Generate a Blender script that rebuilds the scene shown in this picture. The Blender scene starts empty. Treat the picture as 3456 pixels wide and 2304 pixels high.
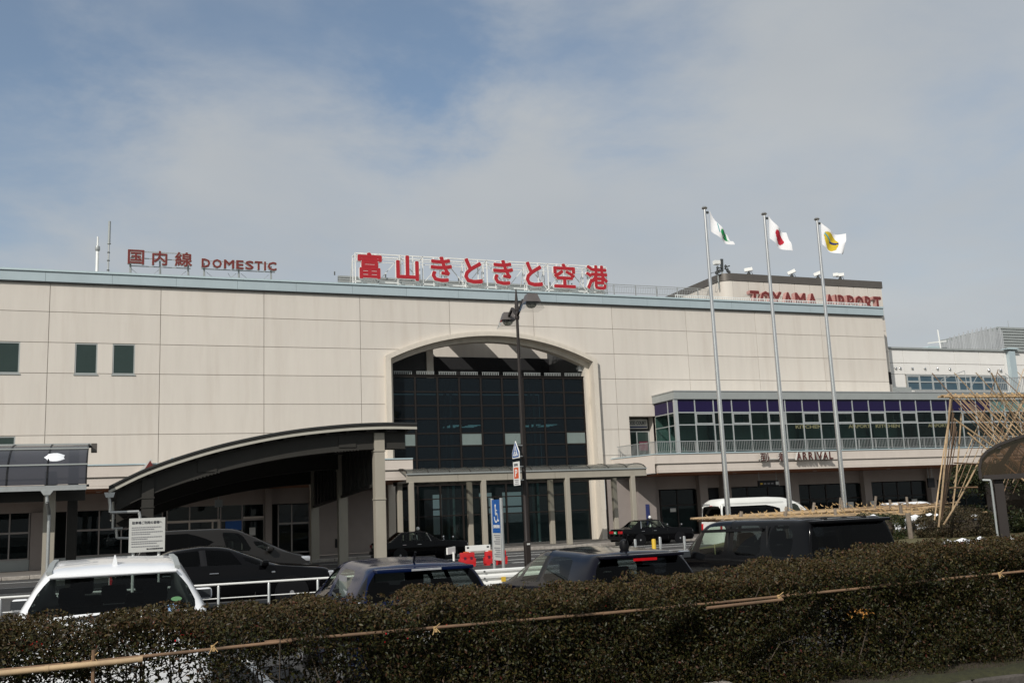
# Airport terminal seen across a car park on a bright late-winter morning.
# World axes: X runs along the terminal front, Y goes towards the terminal, Z is up; metres.
import bpy, bmesh, math, random
import numpy as np
from mathutils import Vector, Matrix
random.seed(7)
rng = np.random.default_rng(11)
scene = bpy.context.scene
COL = scene.collection
R_ = math.radians

# ------------------------------------------------------------------ camera
EYE = Vector((0.0, 0.0, 2.15))
PITCH, ROLL, YAW = 0.169929, -0.042705, 0.379818
def view_axes():
    cy, sy = math.cos(YAW), math.sin(YAW)
    right = Vector((cy, -sy, 0)); fwd = Vector((sy, cy, 0)); up = Vector((0, 0, 1))
    f2 = fwd * math.cos(PITCH) + up * math.sin(PITCH)
    u2 = up * math.cos(PITCH) - fwd * math.sin(PITCH)
    r3 = right * math.cos(ROLL) + u2 * math.sin(ROLL)
    u3 = u2 * math.cos(ROLL) - right * math.sin(ROLL)
    return r3, u3, f2
VR, VU, VF = view_axes()
cam_d = bpy.data.cameras.new('camera')
cam = bpy.data.objects.new('camera', cam_d)
COL.objects.link(cam)
cam_d.sensor_width = 36.0
cam_d.lens = 36.0 * 3366.5 / 3456.0
cam_d.clip_start = 0.1
cam_d.clip_end = 6000
cam.matrix_world = Matrix(((VR.x, VU.x, -VF.x, EYE.x), (VR.y, VU.y, -VF.y, EYE.y),
                           (VR.z, VU.z, -VF.z, EYE.z), (0, 0, 0, 1)))
scene.camera = cam

# ------------------------------------------------------------------ daylight
SUN = Vector((-0.589, -0.569, 0.574)).normalized()
SUN_EL, SUN_ROT = math.asin(SUN.z), math.atan2(SUN.x, SUN.y) % (2 * math.pi)
sun_d = bpy.data.lights.new('sun', 'SUN')
sun_d.energy = 3.5
sun_d.angle = R_(0.53)
sun_d.color = (1.0, 0.955, 0.89)
sun = bpy.data.objects.new('sun', sun_d)
COL.objects.link(sun)
sun.location = (-30, -30, 60)
sun.rotation_euler = (-SUN).to_track_quat('-Z', 'Y').to_euler()

world = bpy.data.worlds.new('World')
scene.world = world
world.use_nodes = True
def build_world():
    nt = world.node_tree
    nd, lk = nt.nodes, nt.links
    nd.clear()
    out = nd.new('ShaderNodeOutputWorld')
    bg = nd.new('ShaderNodeBackground'); bg.inputs['Strength'].default_value = 0.1
    sky = nd.new('ShaderNodeTexSky'); sky.sky_type = 'NISHITA'; sky.sun_disc = False
    sky.sun_elevation = SUN_EL; sky.sun_rotation = SUN_ROT
    sky.altitude = 0; sky.air_density = 1.0; sky.dust_density = 1.2; sky.ozone_density = 1.6
    tc = nd.new('ShaderNodeTexCoord')
    def math_(op, a=None, b=None):
        n = nd.new('ShaderNodeMath'); n.operation = op
        for k, v in enumerate((a, b)):
            if v is None: continue
            if isinstance(v, (int, float)): n.inputs[k].default_value = v
            else: lk.new(v, n.inputs[k])
        return n.outputs[0]
    sep = nd.new('ShaderNodeSeparateXYZ'); lk.new(tc.outputs['Generated'], sep.inputs[0])
    zz = math_('ADD', math_('MAXIMUM', sep.outputs[2], 0.0), 0.16)
    px, py = math_('DIVIDE', sep.outputs[0], zz), math_('DIVIDE', sep.outputs[1], zz)
    comb = nd.new('ShaderNodeCombineXYZ'); lk.new(px, comb.inputs[0]); lk.new(py, comb.inputs[1])
    def noise(scale, detail, rough, off, dist=0.0):
        mp = nd.new('ShaderNodeMapping'); mp.inputs['Location'].default_value = off
        lk.new(comb.outputs[0], mp.inputs[0])
        n = nd.new('ShaderNodeTexNoise'); n.inputs['Scale'].default_value = scale
        n.inputs['Detail'].default_value = detail; n.inputs['Roughness'].default_value = rough
        n.inputs['Distortion'].default_value = dist
        lk.new(mp.outputs[0], n.inputs['Vector'])
        return n.outputs['Fac']
    n1 = noise(0.55, 7, 0.55, (3.1, 1.7, 0.0), 0.5)
    n2 = noise(2.2, 6, 0.6, (7.3, 2.2, 4.0), 0.2)
    n3 = noise(0.9, 4, 0.5, (1.3, 9.2, 2.0))
    # thin cloud sheet; openings in the sheet where the photograph's sky is clear
    cover = math_('ADD', math_('MULTIPLY', n1, 0.9), math_('MULTIPLY', n2, 0.35))
    def gap(px_, py_, rad, amount, stretch=1.0):
        d = (VR * ((px_ - 1728) / 3366.5) - VU * ((py_ - 1152) / 3366.5) + VF).normalized()
        dot = nd.new('ShaderNodeVectorMath'); dot.operation = 'DISTANCE'
        nrm = nd.new('ShaderNodeVectorMath'); nrm.operation = 'NORMALIZE'
        lk.new(tc.outputs['Generated'], nrm.inputs[0])
        sub = nd.new('ShaderNodeVectorMath'); sub.operation = 'SUBTRACT'
        lk.new(nrm.outputs[0], sub.inputs[0]); sub.inputs[1].default_value = d
        # squash along the horizon direction so that the opening is wider than tall
        a = nd.new('ShaderNodeVectorMath'); a.operation = 'DOT_PRODUCT'
        lk.new(sub.outputs[0], a.inputs[0]); a.inputs[1].default_value = VR
        b = nd.new('ShaderNodeVectorMath'); b.operation = 'DOT_PRODUCT'
        lk.new(sub.outputs[0], b.inputs[0]); b.inputs[1].default_value = VU
        rr = math_('SQRT', math_('ADD', math_('POWER', math_('DIVIDE', a.outputs['Value'], stretch), 2.0),
                                 math_('POWER', b.outputs['Value'], 2.0)))
        rr = math_('ADD', rr, math_('MULTIPLY', math_('SUBTRACT', n2, 0.5), 0.13))
        mr = nd.new('ShaderNodeMapRange'); mr.interpolation_type = 'SMOOTHSTEP'
        lk.new(rr, mr.inputs['Value'])
        mr.inputs['From Min'].default_value = 0.0; mr.inputs['From Max'].default_value = rad
        mr.inputs['To Min'].default_value = amount; mr.inputs['To Max'].default_value = 0.0
        return mr.outputs[0]
    gaps = gap(-60, 420, 0.20, 0.42, 1.0)
    for g in ((1950, 150, 0.15, 0.52, 1.5), (700, 40, 0.15, 0.42, 2.4), (1400, 190, 0.13, 0.20, 1.2),
              (1450, 400, 0.10, 0.12, 1.0), (3420, 60, 0.16, 0.20, 1.2)):
        gaps = math_('ADD', gaps, gap(*g))
    cover = math_('SUBTRACT', math_('ADD', cover, 0.30), gaps)
    mr = nd.new('ShaderNodeMapRange'); mr.interpolation_type = 'SMOOTHSTEP'
    lk.new(cover, mr.inputs['Value'])
    mr.inputs['From Min'].default_value = 0.40; mr.inputs['From Max'].default_value = 1.02
    mr.inputs['To Min'].default_value = 0.17; mr.inputs['To Max'].default_value = 0.96
    # cloud brightness varies a little with its own thickness
    ramp = nd.new('ShaderNodeValToRGB')
    ramp.color_ramp.elements[0].position = 0.3; ramp.color_ramp.elements[0].color = (4.25, 4.55, 4.85, 1)
    ramp.color_ramp.elements[1].position = 0.72; ramp.color_ramp.elements[1].color = (5.35, 5.55, 5.65, 1)
    lk.new(n3, ramp.inputs[0])
    tint = nd.new('ShaderNodeMix'); tint.data_type = 'RGBA'; tint.blend_type = 'MULTIPLY'
    tint.inputs[0].default_value = 1.0
    lk.new(sky.outputs[0], tint.inputs[6]); tint.inputs[7].default_value = (1.02, 1.12, 1.12, 1)
    mix = nd.new('ShaderNodeMix'); mix.data_type = 'RGBA'
    lk.new(mr.outputs[0], mix.inputs[0]); lk.new(tint.outputs[2], mix.inputs[6]); lk.new(ramp.outputs[0], mix.inputs[7])
    lk.new(mix.outputs[2], bg.inputs['Color'])
    lk.new(bg.outputs[0], out.inputs[0])
build_world()

scene.view_settings.view_transform = 'Standard'
scene.view_settings.look = 'None'
scene.view_settings.exposure = 0.0
scene.view_settings.gamma = 1.0
scene.view_settings.use_curve_mapping = False
scene.render.engine = 'CYCLES'
scene.cycles.max_bounces = 8
scene.cycles.transparent_max_bounces = 16
scene.cycles.use_denoising = True

# ------------------------------------------------------------------ materials
def new_mat(name):
    m = bpy.data.materials.new(name); m.use_nodes = True
    nt = m.node_tree; nt.nodes.clear()
    out = nt.nodes.new('ShaderNodeOutputMaterial')
    return m, nt, out
def M(name, col, rough=0.6, metal=0.0, var=0.12, vscale=3.0, stretch=(1, 1, 1), bump=0.0, bscale=60.0,
      spec=0.5, coat=0.0, second=None, sec_scale=0.6, sec_lo=0.5, sec_hi=0.75, objrand=0.0):
    m, nt, out = new_mat(name)
    nd, lk = nt.nodes, nt.links
    p = nd.new('ShaderNodeBsdfPrincipled'); lk.new(p.outputs[0], out.inputs[0])
    p.inputs['Roughness'].default_value = rough; p.inputs['Metallic'].default_value = metal
    p.inputs['Specular IOR Level'].default_value = spec
    p.inputs['Coat Weight'].default_value = coat; p.inputs['Coat Roughness'].default_value = 0.03
    geo = nd.new('ShaderNodeNewGeometry')
    mp = nd.new('ShaderNodeMapping'); mp.inputs['Scale'].default_value = stretch
    lk.new(geo.outputs['Position'], mp.inputs[0])
    n = nd.new('ShaderNodeTexNoise'); n.inputs['Scale'].default_value = vscale
    n.inputs['Detail'].default_value = 5; n.inputs['Roughness'].default_value = 0.6
    lk.new(mp.outputs[0], n.inputs['Vector'])
    r = nd.new('ShaderNodeValToRGB')
    r.color_ramp.elements[0].position = 0.28; r.color_ramp.elements[1].position = 0.72
    r.color_ramp.elements[0].color = [c * (1 - var) for c in col] + [1]
    r.color_ramp.elements[1].color = [min(1, c * (1 + var)) for c in col] + [1]
    lk.new(n.outputs['Fac'], r.inputs[0])
    c = r.outputs[0]
    if second:
        n2 = nd.new('ShaderNodeTexNoise'); n2.inputs['Scale'].default_value = sec_scale
        n2.inputs['Detail'].default_value = 6; n2.inputs['Roughness'].default_value = 0.65
        lk.new(mp.outputs[0], n2.inputs['Vector'])
        mr = nd.new('ShaderNodeMapRange'); lk.new(n2.outputs['Fac'], mr.inputs['Value'])
        mr.inputs['From Min'].default_value = sec_lo; mr.inputs['From Max'].default_value = sec_hi
        mx = nd.new('ShaderNodeMix'); mx.data_type = 'RGBA'
        lk.new(mr.outputs[0], mx.inputs[0]); lk.new(c, mx.inputs[6]); mx.inputs[7].default_value = (*second, 1)
        c = mx.outputs[2]
    if objrand:
        oi = nd.new('ShaderNodeObjectInfo')
        mr = nd.new('ShaderNodeMapRange'); lk.new(oi.outputs['Random'], mr.inputs['Value'])
        mr.inputs['To Min'].default_value = 1 - objrand; mr.inputs['To Max'].default_value = 1 + objrand
        hs = nd.new('ShaderNodeHueSaturation'); lk.new(mr.outputs[0], hs.inputs['Value']); lk.new(c, hs.inputs['Color'])
        c = hs.outputs[0]
    lk.new(c, p.inputs['Base Color'])
    if bump:
        nb = nd.new('ShaderNodeTexNoise'); nb.inputs['Scale'].default_value = bscale; nb.inputs['Detail'].default_value = 4
        lk.new(mp.outputs[0], nb.inputs['Vector'])
        b = nd.new('ShaderNodeBump'); b.inputs['Strength'].default_value = bump; b.inputs['Distance'].default_value = 0.02
        lk.new(nb.outputs['Fac'], b.inputs['Height']); lk.new(b.outputs[0], p.inputs['Normal'])
    return m
def glass(name, tint, rough=0.0, ior=1.45, haze=0.0, hazecol=(0.02, 0.03, 0.03)):
    """thin tinted pane: lets tinted light through and mirrors at the grazing rate of glass"""
    m, nt, out = new_mat(name)
    nd, lk = nt.nodes, nt.links
    tr = nd.new('ShaderNodeBsdfTransparent'); tr.inputs[0].default_value = (*tint, 1)
    gl = nd.new('ShaderNodeBsdfGlossy'); gl.inputs['Roughness'].default_value = rough
    fr = nd.new('ShaderNodeFresnel')
    geo = nd.new('ShaderNodeNewGeometry')       # same mirror rate on both sides of a thin pane
    mr = nd.new('ShaderNodeMapRange'); lk.new(geo.outputs['Backfacing'], mr.inputs['Value'])
    mr.inputs['To Min'].default_value = ior; mr.inputs['To Max'].default_value = 1 / ior
    lk.new(mr.outputs[0], fr.inputs[0])
    mx = nd.new('ShaderNodeMixShader'); lk.new(fr.outputs[0], mx.inputs[0])
    if haze:
        df = nd.new('ShaderNodeBsdfDiffuse'); df.inputs[0].default_value = (*hazecol, 1)
        m2 = nd.new('ShaderNodeMixShader'); m2.inputs[0].default_value = haze
        lk.new(tr.outputs[0], m2.inputs[1]); lk.new(df.outputs[0], m2.inputs[2])
        lk.new(m2.outputs[0], mx.inputs[1])
    else:
        lk.new(tr.outputs[0], mx.inputs[1])
    lk.new(gl.outputs[0], mx.inputs[2]); lk.new(mx.outputs[0], out.inputs[0])
    return m
def leafmat(name, cols, rough=0.35, spec=0.5):
    """leaves of mixed colour, one tone per leaf"""
    m, nt, out = new_mat(name)
    nd, lk = nt.nodes, nt.links
    p = nd.new('ShaderNodeBsdfPrincipled'); p.inputs['Roughness'].default_value = rough
    p.inputs['Specular IOR Level'].default_value = spec
    g = nd.new('ShaderNodeNewGeometry')
    r = nd.new('ShaderNodeValToRGB'); r.color_ramp.interpolation = 'CONSTANT'
    el = r.color_ramp.elements
    while len(el) < len(cols): el.new(0.5)
    for k, (pos, c) in enumerate(cols):
        el[k].position = pos; el[k].color = (*c, 1)
    lk.new(g.outputs['Random Per Island'], r.inputs[0]); lk.new(r.outputs[0], p.inputs['Base Color'])
    lk.new(p.outputs[0], out.inputs[0])
    return m
MT = {}
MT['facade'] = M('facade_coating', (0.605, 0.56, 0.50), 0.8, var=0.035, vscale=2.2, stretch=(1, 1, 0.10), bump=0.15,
                 bscale=90, second=(0.52, 0.465, 0.405), sec_scale=1.3, sec_lo=0.5, sec_hi=0.85, objrand=0.03)
MT['facade_back'] = M('facade_joint', (0.52, 0.47, 0.41), 0.9)
MT['ledge'] = M('ledge_coating', (0.58, 0.515, 0.455), 0.75, var=0.05, vscale=1.5, stretch=(1, 1, .4))
MT['surround'] = M('arch_surround_coating', (0.60, 0.545, 0.465), 0.75, var=0.07, vscale=3, stretch=(1, 1, .2),
                   second=(0.36, 0.33, 0.27), sec_scale=1.8, sec_lo=0.58, sec_hi=0.9)
MT['fascia'] = M('fascia_metal', (0.40, 0.475, 0.50), 0.45, 0.15, var=0.06, vscale=0.8, stretch=(1, 1, .3), objrand=0.03)
MT['coping'] = M('coping_metal', (0.50, 0.60, 0.62), 0.4, 0.3, var=0.05)
MT['flash'] = M('flashing_dark', (0.05, 0.055, 0.055), 0.5)
MT['greymetal'] = M('grey_metal', (0.33, 0.35, 0.34), 0.5, 0.2, var=0.06, vscale=1.5)
MT['screen'] = M('screen_slat', (0.40, 0.41, 0.42), 0.6, var=0.05, objrand=0.12)
MT['sticker'] = M('sticker_blue', (0.25, 0.40, 0.62), 0.5, var=0.03)
MT['dead_leaf'] = M('dead_leaf', (0.30, 0.13, 0.02), 0.6, var=0.3, vscale=30)
MT['mirror'] = M('mirror_glass', (0.10, 0.11, 0.12), 0.08, 0.6, var=0.02)
MT['sign_brown'] = M('sign_brown', (0.075, 0.017, 0.012), 0.45, var=0.2, vscale=5)
MT['room_wall'] = M('room_wall', (0.20, 0.22, 0.21), 0.9)
MT['sticker_green'] = M('sticker_green', (0.09, 0.21, 0.09), 0.5, var=0.03)
MT['bronze'] = M('bronze_band', (0.135, 0.12, 0.105), 0.38, 0.5, var=0.08, vscale=1.5)
MT['mull_dark'] = M('mullion_brown', (0.016, 0.012, 0.010), 0.5, 0.0, var=0.1, spec=0.3)
MT['mull_alu'] = M('mullion_aluminium', (0.52, 0.54, 0.53), 0.4, 0.5, var=0.04)
MT['purple'] = M('spandrel_purple', (0.013, 0.008, 0.045), 0.2, var=0.05, spec=0.2)
MT['teal'] = M('spandrel_teal', (0.10, 0.19, 0.18), 0.2, var=0.06)
MT['ground_wall'] = M('ground_floor_shade_tone', (0.27, 0.235, 0.215), 0.7, var=0.06, vscale=1.5)  # wall colour darkened to carry the shade under the ledges
MT['frame'] = M('shop_frame', (0.30, 0.275, 0.26), 0.6, var=0.05)
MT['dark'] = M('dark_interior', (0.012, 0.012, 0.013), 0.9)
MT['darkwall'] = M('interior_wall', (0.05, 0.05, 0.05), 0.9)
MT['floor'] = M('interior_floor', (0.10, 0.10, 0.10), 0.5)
MT['orange'] = M('soffit_timber', (0.22, 0.075, 0.025), 0.55, var=0.2, vscale=4, stretch=(.3, 6, 1))
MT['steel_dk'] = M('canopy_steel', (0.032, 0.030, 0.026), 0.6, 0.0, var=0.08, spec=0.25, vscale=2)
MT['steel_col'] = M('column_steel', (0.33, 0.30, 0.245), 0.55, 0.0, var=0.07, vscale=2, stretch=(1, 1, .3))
MT['canopy_top'] = M('canopy_roof_sheet', (0.035, 0.036, 0.035), 0.5, 0.0, var=0.1, spec=0.3)
MT['trim'] = M('canopy_edge_trim', (0.42, 0.40, 0.34), 0.5, var=0.06)
MT['galv'] = M('galvanised', (0.46, 0.47, 0.46), 0.35, 0.6, var=0.08, vscale=6)
MT['steel'] = M('brushed_steel', (0.62, 0.61, 0.59), 0.24, 0.9, var=0.06, vscale=4)
MT['white'] = M('white_paint', (0.74, 0.74, 0.71), 0.5, var=0.05)
MT['white_farm'] = M('white_cladding', (0.72, 0.70, 0.665), 0.6, var=0.03, vscale=1, objrand=0.015)
MT['red'] = M('sign_red', (0.40, 0.014, 0.022), 0.42, var=0.06)
MT['red_old'] = M('sign_red_old', (0.15, 0.022, 0.018), 0.4, var=0.25, vscale=5)
MT['red_side'] = M('sign_side_pink', (0.50, 0.28, 0.25), 0.6, var=0.25, vscale=5)
MT['asphalt'] = M('asphalt', (0.052, 0.051, 0.05), 0.9, var=0.22, vscale=1.2, bump=0.5, bscale=80)
MT['paving'] = M('paving', (0.17, 0.155, 0.14), 0.85, var=0.12, vscale=2, bump=0.3)
MT['stone'] = M('kerb_granite', (0.33, 0.30, 0.265), 0.85, var=0.25, vscale=6, bump=0.6, bscale=25, objrand=0.08)
MT['line'] = M('road_paint_white', (0.68, 0.68, 0.66), 0.7, var=0.12, vscale=6)
MT['yellow'] = M('yellow_paint', (0.62, 0.40, 0.03), 0.55, var=0.08, vscale=6)
MT['concrete'] = M('old_concrete', (0.22, 0.20, 0.175), 0.9, var=0.2, vscale=4, bump=0.5, bscale=40,
                   second=(0.07, 0.062, 0.05), sec_scale=1.7, sec_lo=0.45, sec_hi=0.7)
MT['moss'] = M('moss', (0.036, 0.036, 0.012), 0.95, var=0.4, vscale=20, bump=0.8, bscale=90)
MT['soil'] = M('soil', (0.05, 0.036, 0.024), 0.95, var=0.3, vscale=12, bump=0.8, bscale=50)
MT['grass'] = M('lawn', (0.12, 0.105, 0.045), 0.95, var=0.35, vscale=9, bump=0.8, bscale=90)
MT['bamboo'] = M('bamboo_dry', (0.40, 0.285, 0.165), 0.55, var=0.25, vscale=7, second=(0.22, 0.145, 0.085), sec_scale=3.0, objrand=0.3)
MT['bamboo_old'] = M('bamboo_weathered', (0.19, 0.115, 0.066), 0.7, var=0.3, vscale=9, second=(0.09, 0.062, 0.04), sec_scale=4.0, objrand=0.3)
MT['stake'] = M('weathered_stake', (0.20, 0.165, 0.13), 0.9, var=0.25, vscale=12, objrand=0.2)
MT['rope'] = M('straw_rope', (0.45, 0.30, 0.14), 0.9, var=0.25, vscale=40)
MT['bark'] = M('twig_bark', (0.055, 0.042, 0.03), 0.9, var=0.3, vscale=20)
MT['snow'] = M('old_snow', (0.80, 0.82, 0.85), 0.7, var=0.05)
MT['post_brown'] = M('lamp_post_brown', (0.022, 0.017, 0.015), 0.5, 0.0, var=0.1, spec=0.3)
MT['lamp_body'] = M('lamp_housing', (0.12, 0.105, 0.10), 0.5, 0.2, var=0.08)
MT['blue_sign'] = M('sign_blue', (0.008, 0.085, 0.32), 0.4, var=0.04)
MT['orange_sign'] = M('sign_orange', (0.62, 0.10, 0.03), 0.5, var=0.04)
MT['ink'] = M('print_dark', (0.03, 0.03, 0.04), 0.6)
MT['ink_grey'] = M('print_grey', (0.22, 0.22, 0.23), 0.6)
MT['board'] = M('sign_board', (0.52, 0.52, 0.49), 0.5, var=0.04)
MT['barrier'] = M('barrier_red', (0.52, 0.018, 0.022), 0.45, var=0.1, vscale=4)
MT['rubber'] = M('rubber', (0.015, 0.015, 0.015), 0.8)
MT['chrome'] = M('chrome', (0.75, 0.75, 0.75), 0.12, 1.0, var=0.02)
MT['rim'] = M('alloy_rim', (0.50, 0.50, 0.51), 0.3, 0.7, var=0.03)
MT['seat'] = M('car_seat', (0.018, 0.018, 0.02), 0.9)
MT['trimblk'] = M('black_trim', (0.006, 0.006, 0.007), 0.4, spec=0.25)
MT['tail'] = M('tail_lamp_red', (0.45, 0.008, 0.012), 0.12, var=0.1, vscale=14, coat=0.6)
MT['lampclear'] = M('lamp_clear', (0.55, 0.56, 0.58), 0.12, 0.4, var=0.25, vscale=18, coat=0.6)
MT['plate'] = M('number_plate', (0.70, 0.70, 0.68), 0.5, var=0.03)
MT['plate_green'] = M('number_plate_green', (0.02, 0.22, 0.10), 0.5, var=0.03)
MT['paint_white'] = M('car_paint_white', (0.78, 0.79, 0.80), 0.3, var=0.015, coat=0.7)
MT['paint_blue'] = M('car_paint_blue', (0.002, 0.007, 0.034), 0.12, 0.0, var=0.05, coat=0.0, spec=0.2)
MT['paint_navy'] = M('car_paint_navy', (0.003, 0.003, 0.007), 0.1, 0.0, var=0.05, coat=0.0, spec=0.22)
MT['paint_black'] = M('car_paint_black', (0.0025, 0.0025, 0.003), 0.1, 0.0, var=0.05, coat=0.0, spec=0.16)
MT['paint_grey'] = M('car_paint_grey', (0.016, 0.015, 0.014), 0.15, 0.0, var=0.05, coat=0.0, spec=0.25)
MT['paint_van'] = M('car_paint_ivory', (0.72, 0.72, 0.68), 0.35, var=0.02, coat=0.4)
MT['flagwhite'] = M('flag_cloth', (0.74, 0.74, 0.75), 0.9, var=0.03)
MT['flagred'] = M('flag_red', (0.42, 0.012, 0.03), 0.9, var=0.04)
MT['flaggreen'] = M('flag_green', (0.01, 0.27, 0.08), 0.9, var=0.04)
MT['flagyellow'] = M('flag_yellow', (0.55, 0.40, 0.02), 0.9, var=0.04)
MT['flagblue'] = M('flag_blue', (0.02, 0.03, 0.12), 0.9, var=0.04)
MT['flagteal'] = M('flag_teal', (0.10, 0.32, 0.34), 0.9, var=0.04)
MT['blind'] = M('roller_blind', (0.16, 0.20, 0.19), 0.8, var=0.05)
MT['lit'] = M('ceiling_panel', (0.6, 0.62, 0.6), 0.6)
_p = MT['lit'].node_tree.nodes['Principled BSDF']; _p.inputs['Emission Color'].default_value = (0.85, 1.0, 0.97, 1); _p.inputs['Emission Strength'].default_value = 1.6
MT['cream'] = M('sign_cream', (0.17, 0.165, 0.085), 0.6)
MT['wall_concrete'] = M('dark_wall_concrete', (0.085, 0.074, 0.064), 0.9, var=0.3, vscale=5, bump=0.5, bscale=40, second=(0.03, 0.027, 0.02), sec_scale=1.7, sec_lo=0.45, sec_hi=0.7)  # darker mottled concrete for the kerb wall
MT['maroon'] = M('sign_maroon', (0.10, 0.012, 0.03), 0.5)
GL = {}
GL['arch'] = glass('glass_smoked_teal', (0.20, 0.30, 0.32), ior=1.25, haze=0.20, hazecol=(0.028, 0.042, 0.054))
GL['shop'] = glass('glass_green', (0.50, 0.62, 0.61), ior=1.27)
GL['store'] = glass('glass_shopfront', (0.42, 0.50, 0.50), ior=1.28, haze=0.10, hazecol=(0.04, 0.06, 0.065))
GL['win'] = M('window_glass_dark', (0.028, 0.045, 0.040), 0.08, var=0.08, vscale=1.2, spec=0.35)
GL['winblue'] = M('window_glass_blue', (0.045, 0.085, 0.115), 0.08, var=0.15, vscale=1.2, spec=0.5)
GL['car'] = glass('car_glass', (0.72, 0.80, 0.74), ior=1.28)
GL['privacy'] = glass('car_glass_privacy', (0.08, 0.09, 0.10), ior=1.25)
GL['privacy_light'] = glass('car_glass_tinted', (0.30, 0.33, 0.33), ior=1.27)
GL['poly'] = glass('polycarbonate_smoked', (0.10, 0.10, 0.115), rough=0.2, ior=1.45, haze=0.72, hazecol=(0.055, 0.058, 0.07))
GL['poly_clear'] = glass('polycarbonate_clear', (0.55, 0.57, 0.54), rough=0.1, ior=1.4, haze=0.35, hazecol=(0.20, 0.20, 0.18))
GL['skirt'] = glass('lamp_skirt_acrylic', (0.86, 0.86, 0.86), rough=0.02, ior=1.4)
GL['brown'] = glass('shelter_roof_brown', (0.32, 0.22, 0.17), rough=0.08, ior=1.4, haze=0.4, hazecol=(0.035, 0.024, 0.018))

# ------------------------------------------------------------------ mesh helpers
ORG = {}
def V3(p): return Vector(p)
class MB:
    """collects shapes and links them as ONE mesh object"""
    def __init__(s): s.v = []; s.f = []
    def add(s, vs, fs):
        o = len(s.v); s.v += [tuple(v) for v in vs]; s.f += [tuple(i + o for i in f) for f in fs]; return s
    def box(s, x0, x1, y0, y1, z0, z1):
        return s.add([(x0, y0, z0), (x1, y0, z0), (x1, y1, z0), (x0, y1, z0), (x0, y0, z1), (x1, y0, z1), (x1, y1, z1), (x0, y1, z1)],
                     [(0, 3, 2, 1), (4, 5, 6, 7), (0, 1, 5, 4), (1, 2, 6, 5), (2, 3, 7, 6), (3, 0, 4, 7)])
    def cbox(s, x0, x1, y0, y1, z0, z1, c=0.02, seg=2):
        bm = bmesh.new(); bmesh.ops.create_cube(bm, size=1)
        for v in bm.verts:
            v.co = Vector((x0 + (v.co.x + .5) * (x1 - x0), y0 + (v.co.y + .5) * (y1 - y0), z0 + (v.co.z + .5) * (z1 - z0)))
        bmesh.ops.bevel(bm, geom=bm.edges[:], offset=c, segments=seg, profile=0.6, affect='EDGES')
        bm.verts.index_update()
        s.add([v.co[:] for v in bm.verts], [[v.index for v in f.verts] for f in bm.faces]); bm.free(); return s
    def obox(s, c, ax, ay, az):
        c, ax, ay, az = map(Vector, (c, ax, ay, az))
        vs = [c + sx * ax + sy * ay + sz * az for sz in (-1, 1) for sx, sy in ((-1, -1), (1, -1), (1, 1), (-1, 1))]
        return s.add(vs, [(0, 3, 2, 1), (4, 5, 6, 7), (0, 1, 5, 4), (1, 2, 6, 5), (2, 3, 7, 6), (3, 0, 4, 7)])
    def beam(s, p, q, w, h):
        """square bar from p to q"""
        p, q = Vector(p), Vector(q); d = q - p
        up = Vector((0, 0, 1)) if abs(d.normalized().z) < .95 else Vector((0, 1, 0))
        a = d.cross(up).normalized(); b = a.cross(d).normalized()
        return s.obox((p + q) / 2, d / 2, a * w / 2, b * h / 2)
    def tube(s, p, q, r, n=8, r2=None, caps=True):
        p, q = Vector(p), Vector(q); d = (q - p).normalized(); r2 = r if r2 is None else r2
        up = Vector((0, 0, 1)) if abs(d.z) < .95 else Vector((1, 0, 0))
        a = d.cross(up).normalized(); b = a.cross(d)
        vs = []
        for c, rr in ((p, r), (q, r2)):
            for k in range(n):
                t = 2 * math.pi * k / n
                vs.append(c + (a * math.cos(t) + b * math.sin(t)) * rr)
        fs = [(k, (k + 1) % n, n + (k + 1) % n, n + k) for k in range(n)]
        if caps: fs += [tuple(range(n - 1, -1, -1)), tuple(range(n, 2 * n))]
        return s.add(vs, fs)
    def path(s, pts, r, n=6):
        for a, b in zip(pts, pts[1:]): s.tube(a, b, r, n)
        return s
    def lathe(s, c, prof, n=16):
        c = Vector(c); vs = []
        for r, z in prof:
            for k in range(n):
                t = 2 * math.pi * k / n; vs.append(c + Vector((r * math.cos(t), r * math.sin(t), z)))
        fs = []
        for i in range(len(prof) - 1):
            for k in range(n):
                fs.append((i * n + k, i * n + (k + 1) % n, (i + 1) * n + (k + 1) % n, (i + 1) * n + k))
        fs += [tuple(range(n - 1, -1, -1)), tuple((len(prof) - 1) * n + k for k in range(n))]
        return s.add(vs, fs)
    def prism(s, pts, ext):
        """planar outline pts pushed along ext"""
        n = len(pts); e = Vector(ext)
        vs = [Vector(p) for p in pts] + [Vector(p) + e for p in pts]
        return s.add(vs, [tuple(range(n)), tuple(range(2 * n - 1, n - 1, -1))] + [(k, n + k, n + (k + 1) % n, (k + 1) % n) for k in range(n)])
    def grid(s, P):
        """sheet through a 2-D array of points"""
        nu, nv = len(P), len(P[0])
        vs = [P[i][j] for i in range(nu) for j in range(nv)]
        return s.add(vs, [(i * nv + j, i * nv + j + 1, (i + 1) * nv + j + 1, (i + 1) * nv + j) for i in range(nu - 1) for j in range(nv - 1)])
    def mesh(s, name, mat, off=(0, 0, 0), smooth=False, fix=True):
        me = bpy.data.meshes.new(name)
        ox, oy, oz = off
        me.from_pydata([(x - ox, y - oy, z - oz) for x, y, z in s.v], [], s.f)
        if fix:
            bm = bmesh.new(); bm.from_mesh(me); bmesh.ops.recalc_face_normals(bm, faces=bm.faces[:]); bm.to_mesh(me); bm.free()
        if mat: me.materials.append(mat)
        if smooth:
            me.polygons.foreach_set('use_smooth', [True] * len(me.polygons))
            if smooth != 'all': me.set_sharp_from_angle(angle=R_(40))
        return me
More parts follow.
